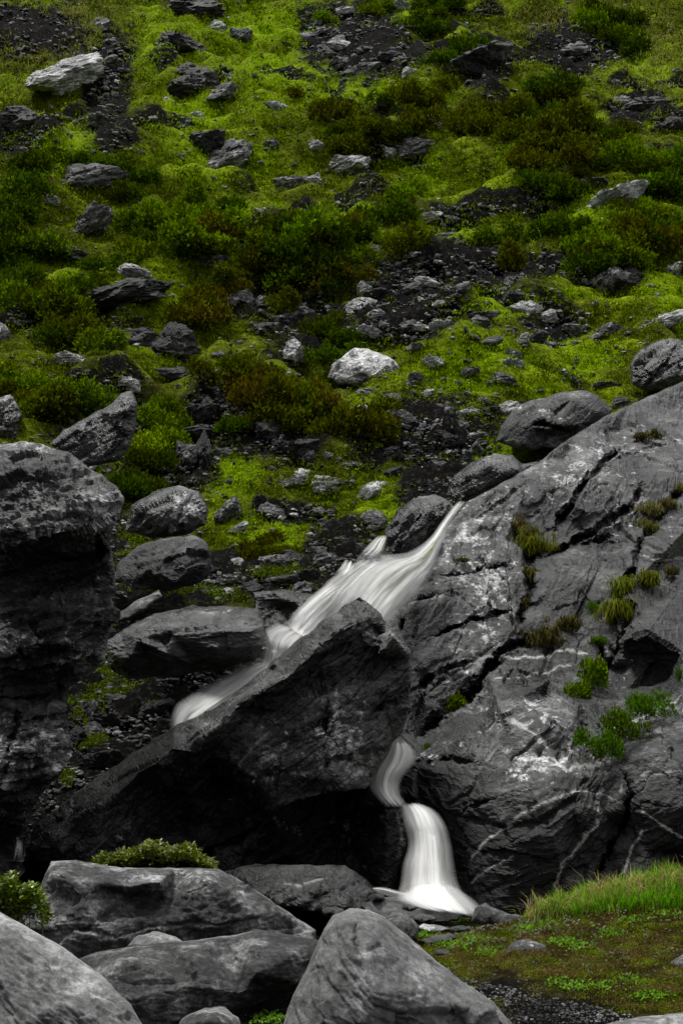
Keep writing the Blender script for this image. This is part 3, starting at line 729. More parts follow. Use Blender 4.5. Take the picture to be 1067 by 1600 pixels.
relief('boulder', 'dark jumbled rock mass between the pale block and the crest of the falls', 'boulder', 21,
    [(698, 775, .2), (705, 750, .3), (735, 722, .5), (770, 708, .6), (800, 712, .5), (815, 725, .4), (838, 722, .4), (842, 735, .3), (800, 755, .1), (760, 772, .0), (725, 790, 0)],
    [(730, 745, .1), (760, 730, .1), (790, 738, .05), (750, 760, 0), (808, 733, .1)], M_DARK, step=2.1, thick=1.2, seed=105, amps=(.06, .05, .012), dirs=(0, -30), pale=[(760, 715, 50, 8, .7)])
relief('boulder', 'big smooth grey block with an arched crack, perched above the bedrock slab', 'boulder', 23.2,
    [(775, 690, .1), (782, 665, .2), (800, 640, .4), (830, 625, .6), (880, 612, .7), (915, 610, .7), (935, 620, .6), (958, 640, .5), (948, 655, .4), (915, 678, .2), (880, 700, .1), (820, 702, 0)],
    [(810, 665, .1), (850, 640, .25), (900, 630, .3), (930, 642, .25), (830, 668, .05), (870, 664, .05), (860, 685, .3), (820, 690, 0), (905, 665, .1), (885, 680, .3)],
    M_MID, step=1.9, thick=1.6, seed=107, amps=(.03, .02, .006), strat=.005, pale=[(820, 640, 40, 10, 1), (880, 640, 50, 40, .2)],
    cracks=[([(818, 668), (850, 662), (880, 672), (895, 682)], 3.5, .3)])
relief('boulder', 'large black angular boulder on the right margin above the slab', 'boulder', 25.5,
    [(985, 600, .1), (983, 570, .2), (1000, 545, .4), (1030, 530, .5), (1060, 530, .5), (1120, 560, .5), (1120, 610, .2), (1060, 605, 0), (1010, 615, 0)],
    [(1010, 575, 0), (1040, 555, .1), (1060, 585, -.1), (1030, 595, -.1)], M_DARK, step=2.0, thick=1.6, seed=109, amps=(.06, .05, .012), dirs=(0, -30), pale=[(1040, 540, 40, 10, .7)])
relief('rock_fin', 'long dark tilted rock fin above the cliff with a knobbly raised end', 'rock', 20,
    [(78, 694, .1), (100, 672, .2), (135, 652, .4), (178, 628, .5), (190, 615, .5), (206, 612, .5), (214, 630, .4), (213, 672, .2), (205, 695, .1), (185, 722, .1), (130, 730, 0), (100, 715, 0)],
    [(130, 670, .05), (180, 645, .1), (198, 640, .1), (150, 695, .1), (190, 680, .05), (120, 700, .05)], M_DARK, step=2.0, thick=1.0, seed=111, amps=(.05, .04, .012), dirs=(0, -32), pale=[(120, 662, 60, 12, .8), (195, 622, 15, 10, 1.0)])

# ------------------------------------------------------------------ foreground boulders
relief('boulder', 'long low grey boulder with a crumpled pale crest, behind the other foreground rocks', 'boulder', 9.6,
    [(30, 1430, .3), (60, 1395, .35), (72, 1365, .4), (80, 1345, .5), (120, 1343, .5), (160, 1352, .45), (215, 1357, .4), (260, 1355, .45), (340, 1358, .5), (370, 1372, .4), (420, 1405, .3), (470, 1438, .25), (495, 1455, .2), (490, 1500, .1), (300, 1520, .1), (120, 1510, 0), (40, 1470, .1)],
    [(100, 1368, .15), (150, 1380, .1), (200, 1385, .12), (250, 1378, .12), (320, 1375, .18), (350, 1395, .1), (200, 1400, .28), (260, 1410, .25), (130, 1410, .02), (90, 1440, .02), (160, 1450, -.05), (230, 1440, .1), (300, 1430, .1), (400, 1430, .05), (340, 1445, 0), (100, 1480, 0), (200, 1480, -.02)],
    M_FORE2, step=2.1, thick=.9, seed=121, jit=1.2, dirs=(0, -6), amps=(.03, .016, .006), freqs=(2.5, 8, 22), strat=.015, pale=[(280, 1366, 90, 10, .8), (380, 1420, 60, 30, .5), (150, 1450, 60, 25, .3), (110, 1350, 50, 10, .5)],
    veins=[([(360, 1365), (400, 1392), (450, 1425), (490, 1452)], 1.6, .35)], dark=[(240, 1420, 60, 22, .4), (100, 1400, 40, 15, .3)])
relief('boulder', 'smooth speckled dark grey boulder with a low rounded back, middle of the foreground', 'boulder', 7.4,
    [(118, 1500, .35), (150, 1488, .42), (210, 1478, .45), (290, 1470, .45), (370, 1460, .45), (400, 1452, .45), (440, 1458, .42), (505, 1470, .35), (510, 1520, .25), (480, 1545, .25), (420, 1560, .2), (350, 1590, .1), (330, 1640, 0), (200, 1640, 0), (130, 1560, .1)],
    [(200, 1500, .15), (300, 1495, .12), (400, 1480, .18), (460, 1490, .2), (200, 1560, .0), (300, 1540, -.02), (400, 1520, .03), (450, 1530, .15), (280, 1590, -.02), (380, 1550, .08)],
    M_FORE2, step=2.1, thick=.6, seed=131, jit=.8, blur=5, dirs=(0, 0), amps=(.015, .008, .004), freqs=(2.5, 9, 30), strat=.003)
relief('boulder', 'big slanting ribbed grey boulder in the bottom left corner', 'boulder', 5.3,
    [(-60, 1395, .6), (0, 1425, .55), (40, 1446, .5), (100, 1480, .4), (160, 1525, .3), (205, 1570, .2), (245, 1640, 0), (-60, 1660, 0)],
    [(20, 1470, .3), (80, 1510, .22), (0, 1530, .15), (100, 1570, .08), (160, 1590, .1), (30, 1600, .02)],
    M_FORE, step=2.1, thick=.6, seed=141, jit=.8, blur=4, dirs=(0, 28), amps=(.018, .012, .006), freqs=(3, 10, 30), strat=.012, aniso=6)
relief('boulder', 'pale grey pyramid shaped boulder with a ridged face, bottom centre of the foreground', 'boulder', 6.1,
    [(430, 1640, 0), (455, 1560, .12), (480, 1510, .2), (505, 1455, .3), (520, 1430, .35), (545, 1420, .4), (575, 1421, .4), (600, 1432, .38), (640, 1465, .35), (680, 1500, .3), (725, 1535, .25), (770, 1565, .2), (800, 1600, .15), (820, 1650, .1)],
    [(540, 1445, .15), (580, 1448, .18), (570, 1490, .02), (530, 1500, .05), (620, 1500, .12), (520, 1560, .0), (590, 1550, -.06), (660, 1550, .04), (640, 1590, -.02), (720, 1580, .06), (500, 1600, 0), (570, 1600, -.08), (700, 1610, .02)],
    M_FORE, step=2.1, thick=.7, seed=151, jit=.8, blur=4, dirs=(30, 30), amps=(.028, .012, .004), freqs=(3.0, 8, 26), strat=.010,
    cracks=[([(560, 1430), (555, 1470), (565, 1500)], 6, .03), ([(700, 1560), (712, 1600)], 5, .04)])
relief('rock_slab', 'thin pale slab tucked between the two middle foreground boulders', 'rock', 8.2,
    [(198, 1478, .1), (215, 1462, .15), (240, 1455, .2), (275, 1462, .2), (290, 1475, .1), (240, 1492, 0)], [(240, 1472, .03)], M_FORE, step=2.1, thick=.4, seed=153, amps=(.01, .008, .003))
relief('boulder', 'small grey boulder poking into the bottom edge left of centre', 'boulder', 5.6,
    [(262, 1640, 0), (285, 1590, .1), (320, 1575, .2), (350, 1574, .2), (372, 1590, .15), (390, 1640, .1)], [(325, 1595, .0)], M_FORE2, step=2.1, thick=.3, seed=157, amps=(.015, .012, .004))
relief('rock_slab', 'flat grey slab lying along the bottom right edge', 'rock', 7.0,
    [(930, 1604, .1), (990, 1590, .3), (1067, 1582, .4), (1130, 1585, .4), (1130, 1640, 0), (930, 1640, 0)], [(1020, 1610, .1)], M_FORE, step=2.1, thick=.4, seed=159, amps=(.01, .01, .004), jit=.8)
relief('boulder', 'low dark wet rock sheet below the black cave, left of the falls foot', 'rock', 12.9,
    [(350, 1362, .6), (400, 1350, .7), (470, 1352, .7), (540, 1352, .7), (575, 1375, .6), (600, 1400, .5), (590, 1430, .2), (500, 1428, .1), (440, 1420, .1), (380, 1390, .2)],
    [(430, 1375, .35), (500, 1380, .3), (550, 1395, .3), (480, 1405, .1), (540, 1415, .1)], M_DARK, step=2.1, thick=.6, seed=161, amps=(.03, .03, .008), dirs=(0, -20),
    veins=[([(445, 1380), (475, 1385), (510, 1375)], 1.3, .4)], pale=[(470, 1385, 140, 50, -.9)])
relief('rock_ledge', 'wet dark ledge the lower fall lands on', 'rock', 12.6,
    [(560, 1415, .3), (600, 1402, .6), (650, 1400, .7), (690, 1408, .6), (725, 1428, .4), (712, 1440, .1), (650, 1448, 0), (590, 1440, 0)],
    [(620, 1420, .3), (680, 1425, .25)], M_DARK, step=2.1, thick=.5, seed=163, amps=(.02, .02, .006), dirs=(0, 6))
relief('boulder', 'dark pointed rock on the turf edge at the right of the falls foot', 'boulder', 12.0,
    [(735, 1440, .1), (742, 1418, .2), (758, 1411, .25), (785, 1424, .2), (820, 1434, .2), (818, 1446, .05), (760, 1448, 0)], [(765, 1428, .02), (795, 1438, .03)], M_MID, step=2.0, thick=.4, seed=165, amps=(.02, .02, .006))
relief('rock', 'small light grey rock lying in the flowering meadow', 'rock', 10.1,
    [(783, 1490, .05), (800, 1472, .15), (825, 1467, .2), (850, 1475, .15), (854, 1484, .1), (830, 1493, .0), (800, 1498, 0)], [(820, 1480, .0)], M_MID, step=1.9, thick=.25, seed=167, amps=(.015, .012, .004), pale=[(830, 1475, 30, 10, .6)])
relief('rock', 'small dark rock beside the pale pyramid boulder at the meadow edge', 'rock', 9.9,
    [(690, 1505, .05), (700, 1495, .15), (725, 1493, .2), (750, 1502, .15), (748, 1512, .05), (715, 1518, 0)], [(720, 1503, .0)], M_MID, step=1.9, thick=.25, seed=169, amps=(.015, .012, .004))
relief('rock', 'grey pebble sized stone in the meadow right of the small light rock', 'rock', 9.7,
    [(842, 1506, .0), (850, 1499, .05), (860, 1501, .05), (860, 1509, .0), (850, 1513, 0)], [(852, 1505, -.01)], M_MID, step=1.8, thick=.1, seed=171, amps=(.006, .006, .002))
relief('boulder', 'grey rock cut by the right edge of the meadow near the bottom', 'boulder', 9.2,
    [(1028, 1535, .0), (1035, 1515, .15), (1055, 1498, .25), (1067, 1490, .3), (1110, 1490, .3), (1110, 1545, 0), (1060, 1542, 0)], [(1060, 1520, .0)], M_MID, step=2.1, thick=.4, seed=173, amps=(.02, .015, .005))
relief('boulder', 'grey rounded rock behind the pale pyramid boulder', 'boulder', 10.8,
    [(590, 1432, .3), (610, 1424, .35), (640, 1430, .3), (655, 1448, .2), (650, 1470, .05), (620, 1470, 0), (600, 1450, .1)], [(628, 1445, .05)], M_MID, step=2.1, thick=.4, seed=175, amps=(.02, .015, .005))
relief('rock', 'white wet stone at the foot of the falls', 'rock', 11.6,
    [(652, 1450, .05), (662, 1442, .1), (685, 1446, .1), (702, 1452, .05), (690, 1458, 0), (662, 1458, 0)], [(675, 1450, 0)], M_PALE, step=1.9, thick=.2, seed=177, amps=(.01, .01, .004))
relief('rock', 'flat black stone at the near edge of the turf below the falls', 'rock', 11.0,
    [(655, 1470, .05), (675, 1462, .15), (700, 1458, .2), (722, 1463, .1), (700, 1472, 0), (668, 1480, 0)], [(690, 1467, .05)], M_DARK, step=1.9, thick=.2, seed=179, amps=(.012, .012, .004))

# ------------------------------------------------------------------ water
def water_mat():
    m, nt, b, out = new_mat('white_water')
    uv = nt.nodes.new('ShaderNodeUVMap')
    sx = nt.nodes.new('ShaderNodeSeparateXYZ'); nt.links.new(uv.outputs[0], sx.inputs[0])
    def streak(su, sv, det):
        cb = nt.nodes.new('ShaderNodeCombineXYZ')
        nt.links.new(math_(nt, 'MULTIPLY', sx.outputs[0], su), cb.inputs[0]); nt.links.new(math_(nt, 'MULTIPLY', sx.outputs[1], sv), cb.inputs[1])
        n = nd(nt, 'ShaderNodeTexNoise', Scale=1.0, Detail=det, Roughness=0.55, Distortion=0.15); nt.links.new(cb.outputs[0], n.inputs['Vector'])
        return n.outputs[0]
    s1 = streak(4.5, 0.8, 3.0); s2 = streak(20, 0.6, 1.5)
    s = math_(nt, 'ADD', math_(nt, 'MULTIPLY', s1, .9), math_(nt, 'MULTIPLY', s2, .10))
    e = math_(nt, 'MULTIPLY', sx.outputs[0], math_(nt, 'SUBTRACT', 1.0, sx.outputs[0]))
    e = math_(nt, 'MULTIPLY', e, 2.7)
    e = math_(nt, 'MULTIPLY', e, math_(nt, 'MULTIPLY_ADD', s1, 2.6, -.3), clamp=True)
    at = nt.nodes.new('ShaderNodeAttribute'); at.attribute_name = 'foam'
    a = math_(nt, 'MULTIPLY_ADD', s, 2.2, -.3)
    a = math_(nt, 'ADD', a, at.outputs['Fac'], clamp=True)
    a = math_(nt, 'MULTIPLY', a, e, clamp=True)
    b.inputs['Base Color'].default_value = (.93, .93, .92, 1)
    b.inputs['Roughness'].default_value = .75; b.inputs['Specular IOR Level'].default_value = .1
    tr = nt.nodes.new('ShaderNodeBsdfTranslucent'); tr.inputs['Color'].default_value = (.85, .85, .84, 1)
    mx = nt.nodes.new('ShaderNodeMixShader'); mx.inputs[0].default_value = .35
    nt.links.new(b.outputs[0], mx.inputs[1]); nt.links.new(tr.outputs[0], mx.inputs[2])
    tp = nt.nodes.new('ShaderNodeBsdfTransparent')
    m2 = nt.nodes.new('ShaderNodeMixShader')
    nt.links.new(a, m2.inputs[0]); nt.links.new(tp.outputs[0], m2.inputs[1]); nt.links.new(mx.outputs[0], m2.inputs[2])
    nt.links.new(m2.outputs[0], out.inputs[0])
    return m
M_WATER = water_mat()

def catmull(pts, n):
    pts = np.asarray(pts, float); P = np.concatenate([2 * pts[:1] - pts[1:2], pts, 2 * pts[-1:] - pts[-2:-1]])
    out = []
    for i in range(len(pts) - 1):
        t = np.linspace(0, 1, n, endpoint=False)[:, None]
        a, b_, c, d = P[i:i + 4]
        out.append(.5 * (2 * b_ + (c - a) * t + (2 * a - 5 * b_ + 4 * c - d) * t ** 2 + (3 * b_ - a - 3 * c + d) * t ** 3))
    return np.concatenate(out + [pts[-1:]])

def water(name, label, rows, bulge=.12, foam=.5, nu=40, nsub=14, seed=1):
    """rows: (left x, left y, right x, right y, distance, foam)"""
    R = catmull([(r[0], r[1], r[2], r[3], r[4], (r[5] if len(r) > 5 else foam)) for r in rows], nsub)
    u = np.linspace(0, 1, nu)
    px = R[:, None, 0] * (1 - u) + R[:, None, 2] * u
    py = R[:, None, 1] * (1 - u) + R[:, None, 3] * u
    dep = R[:, None, 4] - bulge * np.sin(u * math.pi)[None, :] ** .8
    P = P3(px, py, dep)
    mid = P[:, nu // 2]
    v = np.concatenate([[0], np.cumsum(np.linalg.norm(np.diff(mid, axis=0), axis=1))])
    UV = np.stack(np.broadcast_arrays(u[None, :], v[:, None]), -1)
    rip = fbm(np.stack([UV[..., 0] * 7, UV[..., 1] * 1.0, UV[..., 0] * 0 + seed], -1).reshape(-1, 3), 3, seed).reshape(px.shape)
    P[..., 1] -= .05 * rip * np.sin(u * math.pi)
    n0, n1 = px.shape
    I = np.arange(n0 * n1).reshape(n0, n1)
    F = np.stack([I[:-1, :-1].ravel(), I[1:, :-1].ravel(), I[1:, 1:].ravel(), I[:-1, 1:].ravel()], 1)
    fo = np.broadcast_to(R[:, None, 5], px.shape).ravel()
    endf = np.minimum(np.arange(n0) / 10., (n0 - 1 - np.arange(n0)) / 16.).clip(0, 1) ** .7
    fo = fo - (1 - np.repeat(endf, n1)) * 1.6
    uv = UV.reshape(-1, 2) + np.array([0, seed * 3.1])
    me = mesh_np(name, P.reshape(-1, 3), [F], M_WATER, True, {'foam': fo}, uv)
    return tag(link(name, me), label, kind='structure')

water('upper_waterfall', 'silky white sheet of the upper fall sliding off the slab behind the leaning boulder',
      [(718, 779, 732, 782, 18.7, .3), (703, 797, 720, 796, 18.5, .5), (687, 818, 704, 820, 18.2, .6), (668, 842, 692, 850, 17.9, .8), (636, 862, 682, 884, 17.5, 1.3), (592, 868, 668, 914, 17.1, 1.5),
       (556, 885, 645, 948, 16.8, 1.1), (530, 920, 618, 978, 16.5, .35), (500, 965, 590, 1020, 16.2, .1)], bulge=.2, nu=70)
water('middle_cascade', 'white cascade spilling left from the upper sheet over broken rock',
      [(566, 872, 612, 880, 17.3, .7), (540, 888, 585, 902, 17.1, .8), (512, 906, 562, 934, 16.9, .35), (492, 928, 540, 962, 16.7, .2), (468, 948, 522, 985, 16.5, .35), (450, 968, 505, 1003, 16.3, .9), (442, 976, 500, 1010, 16.15, 1.0)], bulge=.14, nu=60, seed=3)
water('middle_cascade', 'narrow strand of the cascade beside the ledge rock', [(520, 908, 545, 918, 16.8, .5), (492, 925, 520, 940, 16.6, .4), (470, 945, 496, 962, 16.4, .4), (448, 966, 480, 982, 16.2, .7)], bulge=.07, nu=30, seed=4)
water('middle_cascade', 'short white drop of the cascade under its flat shelf',
      [(436, 972, 492, 996, 16.2, .9), (412, 982, 486, 1006, 16.05, 1.1), (404, 994, 478, 1018, 15.9, .7), (403, 1012, 470, 1034, 15.85, .5), (402, 1028, 456, 1048, 15.8, .8), (398, 1036, 450, 1056, 15.72, .9)], bulge=.12, nu=50, seed=23)
water('middle_cascade', 'lowest white run of the cascade sliding behind the leaning boulder',
      [(404, 1030, 452, 1046, 15.8, .6), (376, 1038, 440, 1066, 15.7, 1.1), (342, 1058, 410, 1088, 15.55, .9), (310, 1076, 380, 1112, 15.4, .8), (288, 1090, 354, 1132, 15.2, .8), (272, 1104, 330, 1152, 15.1, .8), (262, 1140, 300, 1180, 15.0, .5)], bulge=.14, nu=50, seed=24)
water('stream_fringe', 'thin white thread of water slipping between dark rocks left of the upper fall',
      [(594, 834, 606, 836, 18.6, .4), (580, 846, 602, 850, 18.3, .5), (570, 856, 598, 862, 18.1, .4), (560, 868, 580, 874, 17.9, .4)], bulge=.05, nu=24, seed=5)
water('stream_fringe', 'small white spill at the far left side of the upper fall', [(540, 872, 556, 878, 17.8, .5), (532, 884, 552, 892, 17.5, .6), (522, 896, 545, 905, 17.2, .5)], bulge=.05, nu=24, seed=6)
water('lower_waterfall', 'upper step of the lower fall emerging under the leaning boulder',
      [(608, 1156, 636, 1158, 14.9, .6), (596, 1168, 650, 1176, 14.75, .8), (584, 1186, 650, 1192, 14.65, .8), (576, 1204, 636, 1208, 14.55, .5), (576, 1224, 626, 1226, 14.5, .5), (582, 1240, 628, 1244, 14.4, .8), (600, 1262, 642, 1262, 14.2, .6)], bulge=.14, nu=50, seed=7)
water('lower_waterfall', 'broad veil of the lower fall dropping to the wet ledge',
      [(626, 1254, 654, 1254, 14.05, .5), (626, 1268, 680, 1266, 13.9, .7), (630, 1290, 697, 1288, 13.75, .7), (636, 1320, 706, 1318, 13.65, .5), (628, 1350, 711, 1350, 13.5, .6), (624, 1380, 717, 1380, 13.35, .8), (620, 1396, 728, 1400, 13.1, 1.1), (628, 1406, 744, 1420, 12.75, 1.1), (655, 1412, 750, 1436, 12.5, .8)], bulge=.25, nu=70, seed=9)
water('lower_waterfall', 'bright inner strand of the lower fall', [(636, 1258, 654, 1258, 13.9, .2), (644, 1275, 676, 1275, 13.7, .6), (646, 1310, 690, 1308, 13.5, .8), (644, 1350, 696, 1350, 13.32, .8), (640, 1385, 704, 1388, 13.12, 1.0), (640, 1405, 720, 1412, 12.8, 1.0)], bulge=.1, nu=40, seed=31)
water('stream_splash', 'soft white spray where the lower fall hits the wet ledge', [(655, 1378, 700, 1378, 12.9, 0), (634, 1390, 722, 1392, 12.75, .2), (618, 1402, 742, 1406, 12.6, .4), (634, 1412, 756, 1422, 12.45, .6), (665, 1422, 762, 1438, 12.3, .3)], bulge=.1, nu=40, seed=33)
water('stream_splash', 'little white splash at the left foot of the lower fall', [(580, 1386, 582, 1392, 13.3, .6), (600, 1386, 604, 1400, 13.2, .9), (625, 1392, 625, 1408, 13.1, .9), (645, 1396, 640, 1410, 13.0, .7)], bulge=.04, nu=24, seed=11)
water('side_trickle', 'thin trickle falling in the dark at the far left edge', [(28, 1305, 36, 1306, 13.2, .1), (24, 1325, 36, 1326, 13.1, .2), (18, 1350, 36, 1350, 13.0, .2)], bulge=.03, nu=16, seed=13)

# ------------------------------------------------------------------ hillside rocks (full bodies, shared meshes)
def icosphere(level):
    t = (1 + 5 ** .5) / 2
    V = [(-1, t, 0), (1, t, 0), (-1, -t, 0), (1, -t, 0), (0, -1, t), (0, 1, t), (0, -1, -t), (0, 1, -t), (t, 0, -1), (t, 0, 1), (-t, 0, -1), (-t, 0, 1)]
    F = [(0, 11, 5), (0, 5, 1), (0, 1, 7), (0, 7, 10), (0, 10, 11), (1, 5, 9), (5, 11, 4), (11, 10, 2), (10, 7, 6), (7, 1, 8), (3, 9, 4), (3, 4, 2), (3, 2, 6), (3, 6, 8), (3, 8, 9), (4, 9, 5), (2, 4, 11), (6, 2, 10), (8, 6, 7), (9, 8, 1)]
    V = [np.array(v, float) / np.linalg.norm(v) for v in V]
    for _ in range(level):
        c = {}; nf = []
        def m(a, b_):
            k = (min(a, b_), max(a, b_))
            if k not in c:
                v = V[a] + V[b_]; V.append(v / np.linalg.norm(v)); c[k] = len(V) - 1
            return c[k]
        for a, b_, d in F:
            x, y, z = m(a, b_), m(b_, d), m(d, a)
            nf += [(a, x, z), (b_, y, x), (d, z, y), (x, y, z)]
        F = nf
    return np.array(V), np.array(F)
ICO = {k: icosphere(k) for k in (0, 1, 2, 3, 4)}

def rock_mesh(seed, level, kind):
    """unit rock, half sizes 1 x .8 x h, resting on z = -.25h"""
    r = np.random.default_rng(seed)
    V, F = ICO[level]
    h = {'block': .75, 'slab': .34, 'wedge': .6, 'round': .7}[kind]
    n = {'block': 11, 'slab': 12, 'wedge': 10, 'round': 22}[kind]
    N = r.normal(size=(n, 3)); N[:, 2] *= .8; N /= np.linalg.norm(N, axis=1)[:, None]
    H = r.uniform(.62, .95, n)
    N = np.concatenate([N, [[r.uniform(-.35, .35), r.uniform(-.6, -.1), 1.]], [[0, 0, -1.]]]); H = np.append(H, [.7, .7])
    N /= np.linalg.norm(N, axis=1)[:, None]
    dn = V @ N.T
    R = np.where(dn > .05, H / np.maximum(dn, .05), 9)
    kk = 34.
    rad_ = -np.log(np.exp(-kk * np.minimum(R, 3)).sum(1)) / kk
    P = V * np.clip(rad_, .3, 1.3)[:, None]
    P = P * np.array([1, .8, h])
    if kind == 'wedge': P[:, 2] *= (1 + .55 * P[:, 0])
    S = P * np.array([1, 1, 4.0])
    tilt = np.array(Matrix.Rotation(r.uniform(-.4, .4), 3, 'Y'))
    c, e = chips((P @ tilt) * np.array([1.6, 1.6, 6]) + seed, seed)
    nrm = P / np.linalg.norm(P, axis=1)[:, None]
    P = P + nrm * (.15 * c + .07 * chips(P * 4.5, seed + 3)[0] + .02 * fbm(S * 2, 3, seed) + .05 * ridged(S * 2.2, 3, seed))[:, None]
    return P, F
KINDS = ['block', 'slab', 'wedge', 'round', 'block', 'slab', 'wedge', 'slab']
rock_big = {}; rock_small = {}
TONE = {'pale': M_PALE, 'grey': M_GREY, 'black': M_BLACK}
for i, k in enumerate(KINDS):
    for tn, mt in TONE.items():
        if tn == 'pale' or i == 0 or True:
            P, F = rock_mesh(300 + i * 7 + len(tn), 4, k)
            rock_big[(k, i, tn)] = mesh_np('hill_rock', P, [F], mt, False)
            P, F = rock_mesh(700 + i * 7 + len(tn), 2, k)
            rock_small[(k, i, tn)] = mesh_np('hill_stone', P, [F], mt, False)

def put_rock(name, px, py, w, h, tone, kind, tilt, r, label, group=None, small=False, cat='rock'):
    """rock whose seen body is w x h photo pixels with its foot at (px, py)"""
    p = hit(px, py - h * .18)[0]
    s = p[1] * .000375
    tab = rock_small if small else rock_big
    opts = [k for k in tab if k[0] == kind and k[2] == tone]
    me = tab[opts[r.randrange(len(opts))]]
    o = link(name, me)
    hh = {'block': .75, 'slab': .34, 'wedge': .6, 'round': .7}[kind]
    W = w * s / 2 / .85; Hs = h * s / 2 / hh / .72
    o.scale = (W, max(.6 * W, Hs * hh) * r.uniform(.9, 1.2), max(Hs, .5 * W * (1 if kind != 'slab' else .6)) if not tilt else max(Hs * .7, .5 * W))
    o.rotation_euler = (rad(r.uniform(8, 26)), rad(-tilt), rad(r.uniform(-25, 25) + (180 if r.random() < .4 else 0)))
    if abs(o.rotation_euler[2]) > 1.5: o.rotation_euler[0] *= -1; o.rotation_euler[1] *= -1
    o.location = p + np.array([0, 0, .12 * h * s])
    tag(o, label, cat, group)
    ROCKPX.append((px, py - h / 2, w / 2, h / 2))
    return o
ROCKPX = []

RK = random.Random(5)
